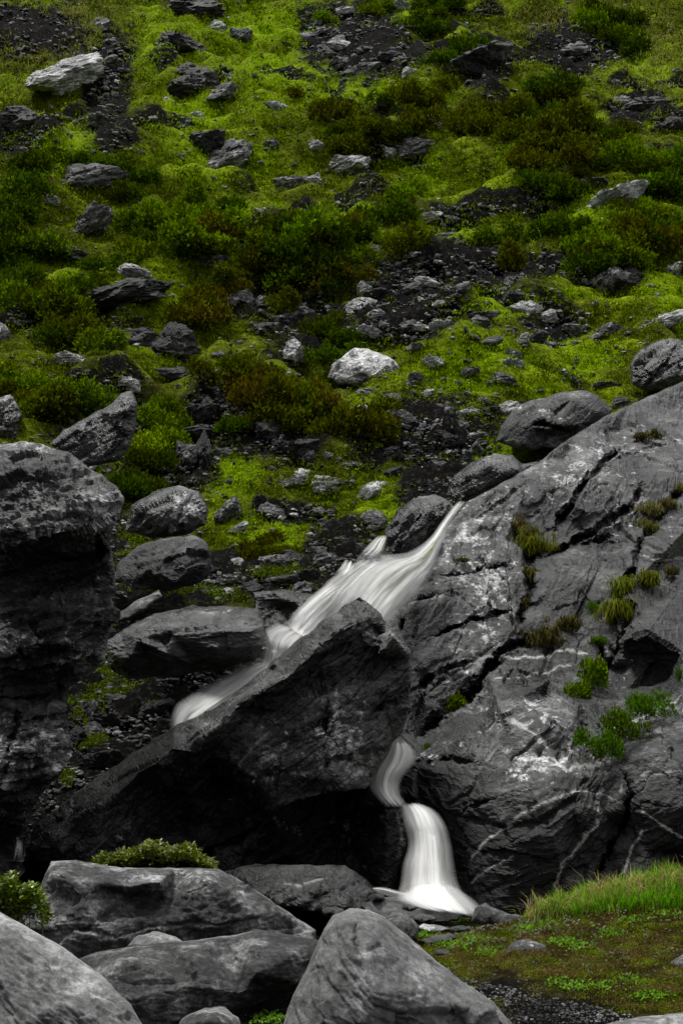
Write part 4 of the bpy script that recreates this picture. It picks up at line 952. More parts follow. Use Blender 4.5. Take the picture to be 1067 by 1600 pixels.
# px, py (foot), w, h, tone, kind, tilt, label
HILL = [
 (100, 142, 125, 62, 'pale', 'wedge', 14, 'large pale flat topped boulder jutting from the bank, upper left'),
 (279, 86, 60, 46, 'black', 'block', -15, 'dark rounded boulder with grassy cap, top left of centre'),
 (292, 122, 34, 30, 'black', 'block', 10, 'small black stone perched on the edge of a dark boulder pair'),
 (308, 150, 64, 46, 'black', 'block', 0, 'dark boulder pair standing in bright turf, upper left'),
 (340, 52, 32, 24, 'pale', 'block', -10, 'small pale block near the top, left of the grey one'),
 (375, 67, 40, 26, 'grey', 'block', 0, 'small grey block beside the pale one near the top'),
 (346, 160, 42, 34, 'grey', 'wedge', 20, 'grey pointed rock right of the dark boulder pair'),
 (431, 173, 34, 16, 'pale', 'slab', 0, 'pale low stone in turf beside dark heath, upper centre left'),
 (328, 240, 62, 42, 'black', 'wedge', 22, 'black tilted plate rock above the leaning grey slab'),
 (362, 264, 74, 46, 'grey', 'slab', 34, 'leaning grey slab pointing up to the right, left of centre'),
 (135, 296, 102, 50, 'grey', 'block', 6, 'grey ribbed boulder lying alone on the left slope'),
 (141, 370, 60, 52, 'grey', 'wedge', 28, 'upright grey pointed boulder below the ribbed one, left slope'),
 (545, 272, 64, 42, 'pale', 'block', 8, 'pale streaked boulder in the middle of the slope'),
 (458, 298, 46, 34, 'grey', 'wedge', 14, 'grey angular rock left of the pale streaked boulder'),
 (492, 292, 26, 22, 'pale', 'block', 0, 'small pale rock between two larger grey rocks mid slope'),
 (492, 236, 28, 18, 'pale', 'block', 0, 'small pale rock above the pale streaked boulder'),
 (425, 233, 24, 18, 'grey', 'block', 0, 'small grey stone left above the pale streaked boulder'),
 (261, 162, 14, 11, 'pale', 'block', 0, 'tiny pale stone in turf left of the dark boulder pair'),
 (165, 206, 56, 32, 'grey', 'slab', -22, 'grey flaky rock at the foot of the left gully'),
 (35, 202, 60, 36, 'black', 'block', 0, 'black low rock below the large pale boulder'),
 (305, 184, 32, 11, 'pale', 'slab', 0, 'pale flat stone below the dark boulder pair'),
 (275, 16, 24, 14, 'pale', 'block', 0, 'pale stone at the very top left of centre'),
 (308, 20, 80, 26, 'black', 'block', 0, 'black rock cut off by the top edge'),
 (79, 319, 24, 17, 'pale', 'block', 0, 'small pale stone between the ribbed boulder and dark shrubs'),
 (105, 402, 70, 22, 'black', 'slab', -8, 'low black rock with pale tip on the left slope'),
 (404, 336, 16, 12, 'pale', 'block', 0, 'small pale stone above the brown heath mid slope'),
 (378, 357, 20, 10, 'pale', 'slab', 0, 'small flat pale stone in heath left of centre'),
 (757, 108, 92, 52, 'black', 'slab', 26, 'big black split plate rock under the turf bank, upper right'),
 (905, 50, 38, 20, 'grey', 'slab', 18, 'grey flat rock on the gravel near the top right'),
 (902, 88, 38, 26, 'grey', 'slab', 12, 'grey flaky rock just below the flat one near the top right'),
 (970, 165, 34, 17, 'grey', 'slab', 10, 'grey low slab left of the dark banded ledge, right side'),
 (1010, 180, 68, 30, 'black', 'slab', 0, 'dark banded ledge rock on the upper right slope'),
 (1050, 204, 50, 26, 'black', 'slab', 12, 'dark rock under the turf by the right edge'),
 (958, 318, 76, 32, 'pale', 'slab', 20, 'pale leaning slab in bright turf on the right'),
 (935, 292, 34, 16, 'black', 'slab', 0, 'small dark rock above the pale leaning slab'),
 (670, 199, 32, 18, 'pale', 'block', 0, 'pale round stone among dark shrubs, upper centre right'),
 (647, 243, 52, 34, 'grey', 'block', 14, 'grey rock with pale top among shrubs right of centre'),
 (607, 167, 44, 10, 'pale', 'slab', 0, 'long thin pale slab in shrubs, upper centre'),
 (608, 246, 20, 18, 'pale', 'block', 0, 'small pale rock beside the grey one with pale top'),
 (675, 343, 30, 14, 'pale', 'slab', 0, 'small pale flat rock on the turf terrace right of centre'),
 (707, 351, 28, 15, 'black', 'round', 0, 'small dark round stone on the turf terrace'),
 (690, 373, 40, 12, 'grey', 'slab', 4, 'low grey flat rock on the edge of the turf terrace'),
 (652, 402, 38, 9, 'pale', 'slab', 0, 'pale thin slab over the dark earth scar'),
 (628, 16, 26, 18, 'pale', 'slab', -24, 'small pale slanting stone at the top, right of centre'),
 (568, 122, 50, 32, 'grey', 'slab', 12, 'grey layered rock in the upper scree'),
 (535, 108, 40, 26, 'grey', 'block', 8, 'grey rock at the left of the upper scree'),
 (500, 60, 26, 20, 'grey', 'block', 8, 'grey rock at the top left of the upper scree'),
 (602, 100, 40, 22, 'black', 'block', 8, 'dark rock at the right of the upper scree'),
 (212, 432, 60, 24, 'pale', 'slab', -18, 'pale flat plate above the dark banded rock, left'),
 (208, 470, 124, 42, 'black', 'slab', 6, 'dark banded rock under the pale plate, left slope'),
 (325, 413, 52, 14, 'grey', 'slab', 0, 'long low pale edged rock in the heath left of centre'),
 (275, 560, 62, 50, 'black', 'block', 0, 'dark squarish rock face under a turf cap, left'),
 (215, 540, 70, 36, 'black', 'slab', 12, 'black hollow rock left of the squarish face'),
 (115, 570, 56, 24, 'pale', 'block', -6, 'pale humped boulder on the left slope'),
 (6, 536, 26, 28, 'pale', 'block', 0, 'pale rock at the left edge, middle height'),
 (83, 537, 26, 18, 'grey', 'block', 0, 'small grey rock above the pale humped boulder'),
 (200, 607, 46, 24, 'pale', 'slab', -18, 'pale slanting rock above the tilted rock fin'),
 (285, 592, 62, 22, 'black', 'slab', -6, 'black ledge rock in shrubs, left of the pale flat one'),
 (330, 590, 44, 18, 'pale', 'slab', 4, 'pale flat rock at the end of the black ledge'),
 (186, 577, 18, 10, 'pale', 'block', 0, 'small pale stone above the slanting pale rock'),
 (382, 472, 26, 22, 'pale', 'block', 0, 'pale block at the left end of the middle scree'),
 (412, 484, 26, 28, 'grey', 'block', 10, 'grey upright rock by the pale block, middle scree'),
 (460, 500, 52, 17, 'grey', 'slab', 10, 'grey long flat rock in the middle scree'),
 (408, 524, 30, 26, 'grey', 'block', 10, 'grey broken rock left in the middle scree'),
 (455, 562, 32, 32, 'pale', 'wedge', 24, 'pale leaning rock left of the white pointed boulder'),
 (570, 458, 20, 17, 'pale', 'block', 0, 'small pale rock at the top of the central scree'),
 (560, 492, 30, 28, 'pale', 'block', 12, 'pale knobbly rock in the central scree'),
 (588, 498, 24, 15, 'pale', 'block', 0, 'small pale rock right of the knobbly one'),
 (573, 524, 30, 20, 'pale', 'slab', -12, 'pale flat topped rock above the white pointed boulder'),
 (640, 462, 44, 28, 'grey', 'block', 10, 'grey rock inside the dark earth scar'),
 (706, 460, 28, 18, 'grey', 'round', -10, 'grey round stone in the middle of the earth scar'),
 (796, 450, 16, 20, 'grey', 'block', 0, 'left of two small grey stones at the scar end'),
 (817, 449, 24, 16, 'grey', 'round', 0, 'right of two small grey stones at the scar end'),
 (752, 496, 40, 13, 'grey', 'slab', 4, 'flat grey slab lying on turf below the scar'),
 (692, 519, 48, 17, 'pale', 'slab', 0, 'flat pale slab below the earth scar'),
 (821, 492, 32, 24, 'pale', 'slab', -6, 'pale layered rock right below the scar'),
 (800, 470, 36, 16, 'black', 'slab', 0, 'dark flat rock above the pale layered one'),
 (950, 455, 66, 46, 'grey', 'slab', 32, 'grey tilted layered rock among shrubs on the right'),
 (985, 450, 40, 30, 'black', 'block', 0, 'dark rock beside the grey tilted layered one'),
 (1055, 432, 36, 30, 'pale', 'slab', 28, 'pale tilted rock at the right edge'),
 (1038, 512, 70, 28, 'pale', 'slab', 16, 'pale long slab rising to the right edge'),
 (890, 520, 28, 18, 'grey', 'block', 0, 'grey rock on turf left of the jagged one, right side'),
 (905, 518, 24, 12, 'pale', 'slab', -10, 'small pale flat rock on turf, right side'),
 (944, 530, 36, 28, 'grey', 'wedge', 16, 'jagged grey rock on bright turf, right side'),
 (816, 538, 17, 12, 'pale', 'block', 0, 'small pale square stone on the lower turf'),
 (678, 574, 36, 20, 'pale', 'block', 0, 'pale mottled rock right of the white pointed boulder'),
 (797, 574, 32, 14, 'pale', 'slab', 0, 'pale flat rock in the lower turf'),
 (786, 600, 32, 22, 'grey', 'block', -10, 'grey rock below the pale flat one, lower turf'),
 (735, 588, 34, 16, 'grey', 'slab', 0, 'grey low rock on the lower turf'),
 (802, 560, 26, 14, 'grey', 'block', 0, 'grey stone above the pale flat rock in the turf'),
 (730, 650, 30, 15, 'pale', 'slab', 4, 'pale angular stone in the rubble by the big smooth block'),
 (717, 674, 26, 20, 'grey', 'block', 0, 'grey block in the rubble left of the big smooth block'),
 (745, 684, 34, 12, 'pale', 'slab', 6, 'pale thin slab in the rubble beside the big smooth block'),
 (742, 712, 22, 24, 'grey', 'wedge', 30, 'grey pointed rock on turf above the jumbled dark rocks'),
 (708, 700, 32, 20, 'black', 'block', 0, 'dark block left of the grey pointed rock'),
 (692, 690, 30, 18, 'black', 'block', 0, 'dark rock in the rubble, right of centre'),
 (612, 722, 30, 24, 'black', 'block', 0, 'isolated black square stone in the turf below the rubble'),
 (970, 638, 34, 17, 'grey', 'round', 0, 'grey smooth rock between the big block and the slab'),
 (944, 606, 36, 10, 'grey', 'slab', 0, 'flat grey stone on turf above the big smooth block'),
 (790, 650, 50, 22, 'pale', 'slab', 20, 'pale slab leaning behind the big smooth block'),
 (327, 652, 52, 28, 'black', 'slab', 0, 'black flaky rock in shrubs, lower left'),
 (330, 690, 76, 34, 'black', 'slab', -4, 'black overhanging rock above the flat grey face, lower left'),
 (293, 730, 44, 42, 'grey', 'block', 0, 'flat grey rock face beside its dark flank, lower left'),
 (316, 735, 20, 50, 'black', 'wedge', 0, 'upright black rock standing in for the shaded flank of the flat grey face'),  # shaded side of the grey block, made as a black rock
 (348, 716, 36, 22, 'grey', 'block', 8, 'grey rock right of the flat grey face'),
 (422, 684, 48, 34, 'black', 'slab', -12, 'dark rock in the lower left scree'),
 (465, 720, 60, 40, 'black', 'slab', 24, 'dark tilted rock in the centre of the lower scree'),
 (482, 722, 26, 20, 'grey', 'round', 0, 'grey rounded stone right of the dark tilted rock'),
 (512, 716, 18, 11, 'pale', 'block', 0, 'tiny pale stone right of the grey rounded one'),
 (440, 706, 30, 18, 'black', 'block', 0, 'dark broken rock left below the tilted one'),
 (415, 640, 26, 20, 'grey', 'block', 0, 'grey stone under the brown heath, lower centre'),
 (355, 812, 42, 34, 'grey', 'wedge', 22, 'grey pointed rock on bright turf below the shrubs, left'),
 (374, 832, 30, 18, 'pale', 'slab', 24, 'pale tilted stone on turf below the grey pointed rock'),
 (426, 808, 34, 16, 'grey', 'slab', -6, 'grey low stone on the turf left of centre'),
 (406, 792, 24, 20, 'black', 'block', 0, 'dark small stone on the turf left of centre'),
 (494, 806, 26, 16, 'grey', 'block', 18, 'grey squarish stone on turf under the flat boulders'),
 (432, 890, 40, 32, 'grey', 'wedge', 12, 'grey pointed rock on the bank above the cascade'),
 (370, 886, 26, 16, 'pale', 'slab', -16, 'pale flat stone on the bank near a small shrub'),
 (455, 880, 40, 20, 'black', 'block', 0, 'dark rock on the bank left of the upper fall'),
 (508, 886, 44, 24, 'grey', 'round', 0, 'grey rounded rock at the brink, left of the upper fall'),
 (495, 868, 30, 16, 'grey', 'block', 0, 'grey rock above the rounded one at the brink'),
 (355, 915, 30, 18, 'grey', 'block', 0, 'grey stone on the bank above the scooped boulder'),
 (395, 930, 40, 20, 'black', 'block', 0, 'dark stone on the bank above the cascade ledge'),
 (320, 930, 34, 12, 'grey', 'slab', 4, 'flat grey stone on the mossy bank, left'),
 (440, 915, 50, 20, 'black', 'block', 6, 'dark low rock between bank and cascade'),
 (480, 912, 40, 24, 'black', 'block', 0, 'black rock touching the left edge of the cascade'),
 (545, 865, 30, 22, 'black', 'round', 0, 'black rock left above the white sheet of water'),
 (530, 850, 28, 14, 'grey', 'block', 0, 'grey stone above the black rock by the water'),
 (590, 830, 26, 14, 'grey', 'block', 0, 'grey stone above the thin thread of water'),
 (140, 1122, 24, 30, 'grey', 'block', 0, 'pale squarish stone in moss between cliff and stream'),
 (170, 1135, 50, 26, 'black', 'block', 0, 'dark rock below the mossy patch by the cliff'),
 (235, 1120, 70, 26, 'black', 'slab', 20, 'flat dark grey slab beside the end of the cascade'),
 (210, 1165, 40, 22, 'grey', 'block', 12, 'grey broken rock by the leaning boulder foot'),
 (150, 1150, 30, 22, 'grey', 'block', -14, 'grey rock under the squarish stone by the cliff'),
 (120, 1165, 30, 26, 'black', 'block', 0, 'black rock at the cliff foot beside green sprigs'),
 (190, 1105, 36, 18, 'grey', 'block', 0, 'grey rock right of the squarish stone in moss'),
 (160, 1200, 60, 30, 'black', 'block', 0, 'black rock behind the foot of the leaning boulder'),
]
for i_, (x_, y_, w_, h_, d_, mt_, lab_) in enumerate([
    (600, 1452, 34, 20, 11.4, M_MID, 'grey stone left of the white wet stone below the falls'), (520, 1425, 40, 18, 12.0, M_MID, 'rounded grey stone behind the peak of the pale pyramid boulder'),
    (640, 1418, 26, 12, 12.3, M_DARK, 'small black stone in the white foot of the falls'), (715, 1452, 40, 12, 11.5, M_MID, 'flat grey stone between the falls foot and the turf'),
    (655, 1436, 60, 16, 12.0, M_DARK, 'low black stone in front of the wet ledge'), (590, 1402, 24, 12, 12.9, M_DARK, 'little black stone by the left splash'),
    (545, 1438, 26, 10, 11.9, M_DARK, 'small dark stone at the left of the falls foot'), (690, 1490, 30, 16, 10.2, M_MID, 'grey stone tucked right of the pale pyramid boulder')]):
    rr_ = random.Random(i_ + 60); a_ = [k_ * math.pi / 4.5 for k_ in range(9)]
    ol_ = [(x_ + w_ / 2 * math.cos(t_) * rr_.uniform(.8, 1.1), y_ - h_ / 2 * math.sin(t_) * rr_.uniform(.75, 1.15), .12 * max(0, math.sin(t_))) for t_ in a_]
    relief('stone', lab_, 'stone', d_, ol_, [(x_ - w_ * .1, y_ - h_ * .05, -.06)], mt_, step=1.8, thick=.25, seed=600 + i_, amps=(.012, .012, .004), strat=.006, jit=.6)
# a few larger ones with their own traced bodies
relief('boulder', 'white pointed boulder with grey streaks sitting in dark heath at the centre', 'boulder', float(hit(572, 600)[0][1]),
    [(513, 590, .1), (520, 570, .3), (540, 553, .5), (553, 543, .7), (575, 546, .7), (605, 556, .6), (630, 575, .4), (632, 592, .2), (600, 605, .1), (560, 604, 0), (530, 600, 0)],
    [(548, 565, .2), (570, 575, .05), (600, 575, .15), (550, 590, -.05), (590, 595, -.05)], M_GREY, step=1.7, thick=1.2, seed=201, amps=(.05, .04, .015), dirs=(0, -30), pale=[(560, 565, 60, 30, 1.5)])
relief('boulder', 'flat grey boulder, the left of two lying side by side above the falls', 'boulder', float(hit(445, 768)[0][1]),
    [(400, 745, .3), (420, 733, .5), (450, 727, .6), (485, 728, .6), (492, 740, .4), (478, 757, .1), (440, 766, 0), (412, 757, .1)],
    [(440, 745, .15), (470, 742, .2), (450, 757, .0)], M_GREY, step=1.7, thick=1.0, seed=203, amps=(.04, .03, .012), dirs=(0, -8), pale=[(450, 735, 50, 10, .8)])
relief('boulder', 'flat pale topped boulder, the right of two lying side by side above the falls', 'boulder', float(hit(510, 778)[0][1]),
    [(474, 748, .3), (485, 735, .5), (520, 732, .6), (555, 735, .6), (568, 745, .5), (556, 760, .2), (530, 772, .1), (500, 776, 0), (480, 770, 0)],
    [(500, 748, .15), (535, 748, .2), (510, 765, .0)], M_GREY, step=1.7, thick=1.0, seed=205, amps=(.04, .03, .012), dirs=(0, -14), pale=[(525, 740, 50, 9, 1.0)])
relief('boulder', 'oval grey ribbed boulder below the two flat ones, right side', 'boulder', float(hit(582, 786)[0][1]),
    [(556, 778, .1), (563, 762, .3), (582, 750, .4), (602, 750, .4), (610, 762, .3), (595, 778, .1), (575, 787, 0)], [(585, 765, .0)], M_GREY, step=1.7, thick=.7, seed=207, amps=(.03, .03, .012), dirs=(0, -30), pale=[(590, 757, 25, 8, .6)])
relief('boulder', 'knobbly dark and white rock at the left edge above the cliff', 'boulder', float(hit(20, 690)[0][1]),
    [(-40, 640, .3), (0, 622, .4), (15, 617, .4), (28, 630, .3), (36, 648, .2), (30, 680, .1), (0, 692, 0), (-40, 690, 0)], [(5, 640, .1), (15, 660, 0)], M_DARK, step=1.8, thick=.8, seed=209, amps=(.05, .04, .014), pale=[(12, 628, 20, 14, 1.3)])
used = {}
for row in HILL:
    px, py, w, h, tone, kind, tilt, label = row
    put_rock('boulder' if w > 45 else 'rock', px, py, w, h, tone, kind, tilt, RK, label, cat='boulder' if w > 45 else 'rock')

ANCH = [(x, y - h / 2, lab) for (x, y, w, h, t, k, ti, lab) in HILL if w >= 24] + [(572, 575, 'white pointed boulder with grey streaks'), (445, 748, 'flat grey boulder above the falls'), (860, 655, 'big smooth grey block with an arched crack')]
import re as _re
def short(lab):
    s_ = _re.split(r', | right of| left of| right below| left above| left in| right from| at the | in the | near the | on the | of the | between | under | below | above | among | beside | inside | lying | cut off | behind | with grassy| jutting| perched| standing| sitting', lab)[0]
    return ' '.join(s_.split()[:6])
_cnt = {}
for a_ in ANCH: _cnt[short(a_[2])] = _cnt.get(short(a_[2]), 0) + 1
def region_word(x, y):
    v = 'top' if y < 130 else 'upper slope' if y < 300 else 'mid slope' if y < 500 else 'lower slope' if y < 740 else 'bank above the falls'
    h = 'far left' if x < 180 else 'left' if x < 400 else 'centre' if x < 660 else 'right' if x < 880 else 'far right'
    return h + ' ' + v
USEDLAB = {}
def place_label(x, y, what):
    best = sorted(ANCH, key=lambda a_: (a_[0] - x) ** 2 + ((a_[1] - y) * 1.3) ** 2)
    for near_ in (0, 1, 2):
        a_ = best[near_]; dx, dy = x - a_[0], y - a_[1]
        d = ('left of' if dx < 0 else 'right of') if abs(dx) > abs(dy) * 1.6 else ('above' if dy < 0 else 'below') if abs(dy) > abs(dx) * 1.6 else ('upper ' if dy < 0 else 'lower ') + ('left of' if dx < 0 else 'right of')
        nm = short(a_[2])
        lab = f'{what} {d} the {nm}' + (f', {region_word(a_[0], a_[1])}' if _cnt.get(nm, 1) > 1 or near_ or len(nm.split()) < 4 else '')
        if lab not in USEDLAB and len(lab.split()) <= 16:
            USEDLAB[lab] = 1; return lab
    lab = f'{what} {d} the {nm}, at the {region_word(x, y)}'
    for suf in ('', ', next one out', ', second one out', ', third one out', ', fourth one out'):
        l2 = ' '.join((f'{what}{suf} {d} the {nm}, {region_word(x, y)}').split()[:16])
        if l2 not in USEDLAB: USEDLAB[l2] = 1; return l2
    return l2

# loose stones: the larger ones singly, the crumbs as one mass
ZS = [((575, 75, 90, 50), 34, 'upper', 'loose grey stone in the scree near the top centre'),
      ((170, 150, 34, 100), 26, 'gully', 'loose grey stone in the dark gully at the upper left'),
      ((640, 470, 150, 60), 50, 'scar', 'loose grey stone on the dark earth scar right of centre'),
      ((450, 520, 70, 50), 18, 'middle', 'loose grey stone in the middle scree left of centre'),
      ((670, 660, 120, 60), 46, 'rubble', 'loose grey stone in the rubble left of the big smooth block'),
      ((450, 670, 80, 50), 26, 'lower', 'loose grey stone in the dark lower scree'),
      ((560, 830, 140, 60), 34, 'bank', 'loose grey stone on the bank above the falls'),
      ((360, 920, 110, 30), 20, 'mossbank', 'loose grey stone on the mossy bank left of the cascade'),
      ((820, 550, 140, 50), 26, 'turf', 'loose grey stone on the turf slope right of centre')]
for (cx, cy, rx, ry), n, key, lab in ZS:
    for k in range(n):
        x = cx + RK.gauss(0, .55) * rx; y = cy + RK.gauss(0, .55) * ry
        w = RK.choice([7, 8, 9, 10, 11, 13, 15, 18, 22, 28, 34])
        tn = RK.choice(['pale', 'grey', 'grey', 'grey', 'black'])
        lab = place_label(x, y, {'pale': 'pale', 'grey': 'grey', 'black': 'dark'}[tn] + (' loose stone' if w > 12 else ' pebble sized stone'))
        put_rock('stone', x, y, w, w * RK.uniform(.4, .8), tn, RK.choice(['block', 'slab', 'wedge', 'round', 'slab']),
                 RK.uniform(-25, 25), RK, lab, 'loose stones, ' + {'upper': 'top scree', 'gully': 'left gully', 'scar': 'earth scar', 'middle': 'middle scree', 'rubble': 'rubble by the smooth block', 'lower': 'lower scree', 'bank': 'bank above the falls', 'mossbank': 'mossy bank', 'turf': 'turf slope'}[key], small=True, cat='stone')

def gather(name, label, Vs, Fs, mat, tones=None, smooth=False, n=None):
    at = {'tone': tones} if tones is not None else None
    me = mesh_np(name, Vs, Fs, mat, smooth, at)
    return tag(link(name, me), label, kind='stuff')

def crumbs(name, label, px, py, size, mat, seed):
    V, F = ICO[0]
    r = np.random.default_rng(seed)
    P = hit(px, py); n = len(P)
    s = size * P[:, 1] * .000375 / 2
    sc = np.stack([s, s * r.uniform(.6, 1, n), s * r.uniform(.3, .8, n)], 1)
    jig = 1 + .35 * r.normal(size=(n, len(V)))[:, :, None] * .6
    A = V[None] * jig * sc[:, None, :]
    th = r.uniform(0, 6.28, n); c, s_ = np.cos(th), np.sin(th)
    X = A[..., 0] * c[:, None] - A[..., 1] * s_[:, None]; Y = A[..., 0] * s_[:, None] + A[..., 1] * c[:, None]
    A = np.stack([X, Y, A[..., 2]], -1) + P[:, None, :] + np.array([0, 0, .03])
    FF = (F[None] + (np.arange(n) * len(V))[:, None, None]).reshape(-1, 3)
    me = mesh_np(name, A.reshape(-1, 3), [FF], mat, False)
    tag(link(name, me), label, kind='stuff')
r = np.random.default_rng(77)
xs_, ys_ = [], []
for (cx, cy, rx, ry) in SOIL:
    n = int(rx * ry / 22)
    xs_.append(cx + r.normal(0, .6, n) * rx); ys_.append(cy + r.normal(0, .6, n) * ry)
xs_.append(r.uniform(-20, 1090, 500)); ys_.append(r.uniform(-20, 900, 500))
_x = r.uniform(-30, 1100, 30000); _y = r.uniform(-30, 920, 30000)
_q = wig(np.stack([_x, _y], 1), 22, 40, 3); _g = hit(_x, _y); _f, _t = terr(_g[:, 0], _g[:, 1])
_s = np.maximum(blobs(_q[:, 0], _q[:, 1], SOIL), .9 * _t * (1 - sstep(.16, .34, _f)) * (_g[:, 1] > 18))
_k = r.random(30000) < (_s - .25) * .75
xs_.append(_x[_k]); ys_.append(_y[_k])
xs_ = np.concatenate(xs_); ys_ = np.concatenate(ys_)
half = r.random(len(xs_)) < .5
crumbs('scree', 'fine grey scree scattered over the slope', xs_[half], ys_[half], r.choice([3, 4, 5, 6, 7], half.sum()), M_GREY, 1)
crumbs('pale_scree', 'fine pale chips in the scree of the slope', xs_[~half][::3], ys_[~half][::3], r.choice([3, 4, 5, 7], len(xs_[~half][::3])), M_PALE, 5)
crumbs('dark_scree', 'fine dark scree scattered over the slope', xs_[~half], ys_[~half], r.choice([3, 4, 6, 8, 9], (~half).sum()), M_BLACK, 2)
_k = r.permutation(len(xs_))[:2600]
crumbs('rubble', 'broken angular stones half sunk in the dark earth of the slope', xs_[_k] + 4, ys_[_k] + 3, r.choice([7, 8, 9, 11, 13, 15], len(_k)), M_GREY, 6)
_x = r.uniform(-10, 1080, 1500); _y = r.uniform(0, 760, 1500)
crumbs('scattered_stones', 'small angular stones scattered through the turf of the slope', _x, _y, r.choice([5, 7, 8, 10, 13], 1500), M_GREY, 8)
gx = r.uniform(690, 1080, 2600); gy = r.uniform(1525, 1610, 2600)
kk = gy > 1530 + (gx - 690) * .22
crumbs('gravel', 'dark fine gravel at the lower edge of the meadow', gx[kk], gy[kk], r.choice([2.5, 3.5, 4.5, 6], kk.sum()), M_GREY, 3)

# ------------------------------------------------------------------ plants
def blades(P, n, L, Wd, lean, col, colvar, seed, droop=.5, spread=.05, up=None):
    """tufts at P; each n blades of two segments. L, Wd: per-tuft arrays. returns V, F, tone"""
    r = np.random.default_rng(seed)
    m = len(P); N = m * n
    base = np.repeat(P, n, 0) + np.concatenate([r.normal(0, 1, (N, 2)) * np.repeat(spread, n)[:, None], np.zeros((N, 1))], 1)
    az = r.uniform(0, 6.283, N); le = r.uniform(.1, 1, N) * lean
    LL = np.repeat(L, n) * r.uniform(.6, 1.15, N); WW = np.repeat(Wd, n)
    dirh = np.stack([np.cos(az), np.sin(az), np.zeros(N)], 1)
    side = np.stack([-np.sin(az), np.cos(az), np.zeros(N)], 1)
    # blades show some width to every side
    mid = base + dirh * (LL * .45 * np.sin(le))[:, None] + np.array([0, 0, 1]) * (LL * .55 * np.cos(le * .7))[:, None]
    tip = mid + dirh * (LL * .5 * np.sin(le + droop))[:, None] + np.array([0, 0, 1]) * (LL * .5 * np.cos(le * 1.2 + droop * 1.3))[:, None]
    s = side * (WW / 2)[:, None]
    V = np.stack([base - s, base + s, mid + s * .8, mid - s * .8, tip], 1).reshape(-1, 3)
    b0 = np.arange(N) * 5
    F4 = np.stack([b0, b0 + 1, b0 + 2, b0 + 3], 1); F3 = np.stack([b0 + 3, b0 + 2, b0 + 4], 1)
    c = np.repeat(col, n, 0) * (1 + colvar * r.normal(size=(N, 1))).clip(.4, 1.8)
    return V, [F4, F3], np.repeat(c, 5, 0)

def cover(px, py):
    q = wig(np.stack([px, py], 1), 22, 40, 3)
    s = blobs(q[:, 0], q[:, 1], SOIL); b_ = blobs(q[:, 0], q[:, 1], BRIGHT)
    g_ = hit(px, py); f_, t_ = terr(g_[:, 0], g_[:, 1])
    s = np.maximum(s, .42 * t_ * (1 - sstep(.16, .3, f_)) * sstep(17, 24, g_[:, 1]))
    b_ = np.maximum(b_, .6 * t_ * sstep(.25, .4, f_) * (1 - sstep(.6, .95, f_)))
    return s, b_

r = np.random.default_rng(5)
N = 64000
px = r.uniform(-40, 1110, N); py = r.uniform(-60, 1010, N)
s, br = cover(px, py)
pt = np.stack([px / 28, py / 18, px * 0], 1)
pn = fbm(pt, 3, 55); pn2 = fbm(pt * 3.1, 2, 57)
keep = (r.random(N) > s * 1.35 + .1 - .35 * pn) | (r.random(N) < .012)
px, py, s, br, pn, pn2 = [a[keep] for a in (px, py, s, br, pn, pn2)]
P = hit(px, py)
ok = (P[:, 1] < 110) & (P[:, 1] > 15.8)
P, px, py, s, br, pn, pn2 = [a[ok] for a in (P, px, py, s, br, pn, pn2)]
cB = np.array([.27, .42, .002]); cM = np.array([.13, .18, .002]); cD = np.array([.028, .033, .001]); cS = np.array([.26, .24, .07])
w = np.clip(br * .9 + 1.3 * pn + .12, 0, 1)[:, None]
col = cM * (1 - w) + cB * w
dk = np.clip(.35 - 2.4 * pn2 - br * .4, 0, .85)[:, None]
col = col * (1 - dk) + cD * dk
straw = (blobs(px, py, [(60, 60, 120, 70), (120, 20, 60, 40), (1020, 90, 90, 90), (870, 30, 90, 40), (700, 400, 90, 20)]) * (r.random(len(px)) < .75))[:, None]
col = col * (1 - straw * .75) + cS * straw * .75
sc = P[:, 1] * .000375
Lh = np.where(straw[:, 0] > .3, 17, 10) * sc * r.uniform(.7, 1.3, len(P)) * (1 - .35 * s)
V, F, T = blades(P - [0, 0, .02], 7, Lh * .85, sc * 1.5, 1.15, col, .15, 9, droop=.9, spread=sc * 5)
gather('turf', 'short green and olive turf covering the mountainside', V, F, M_GRASS, T)

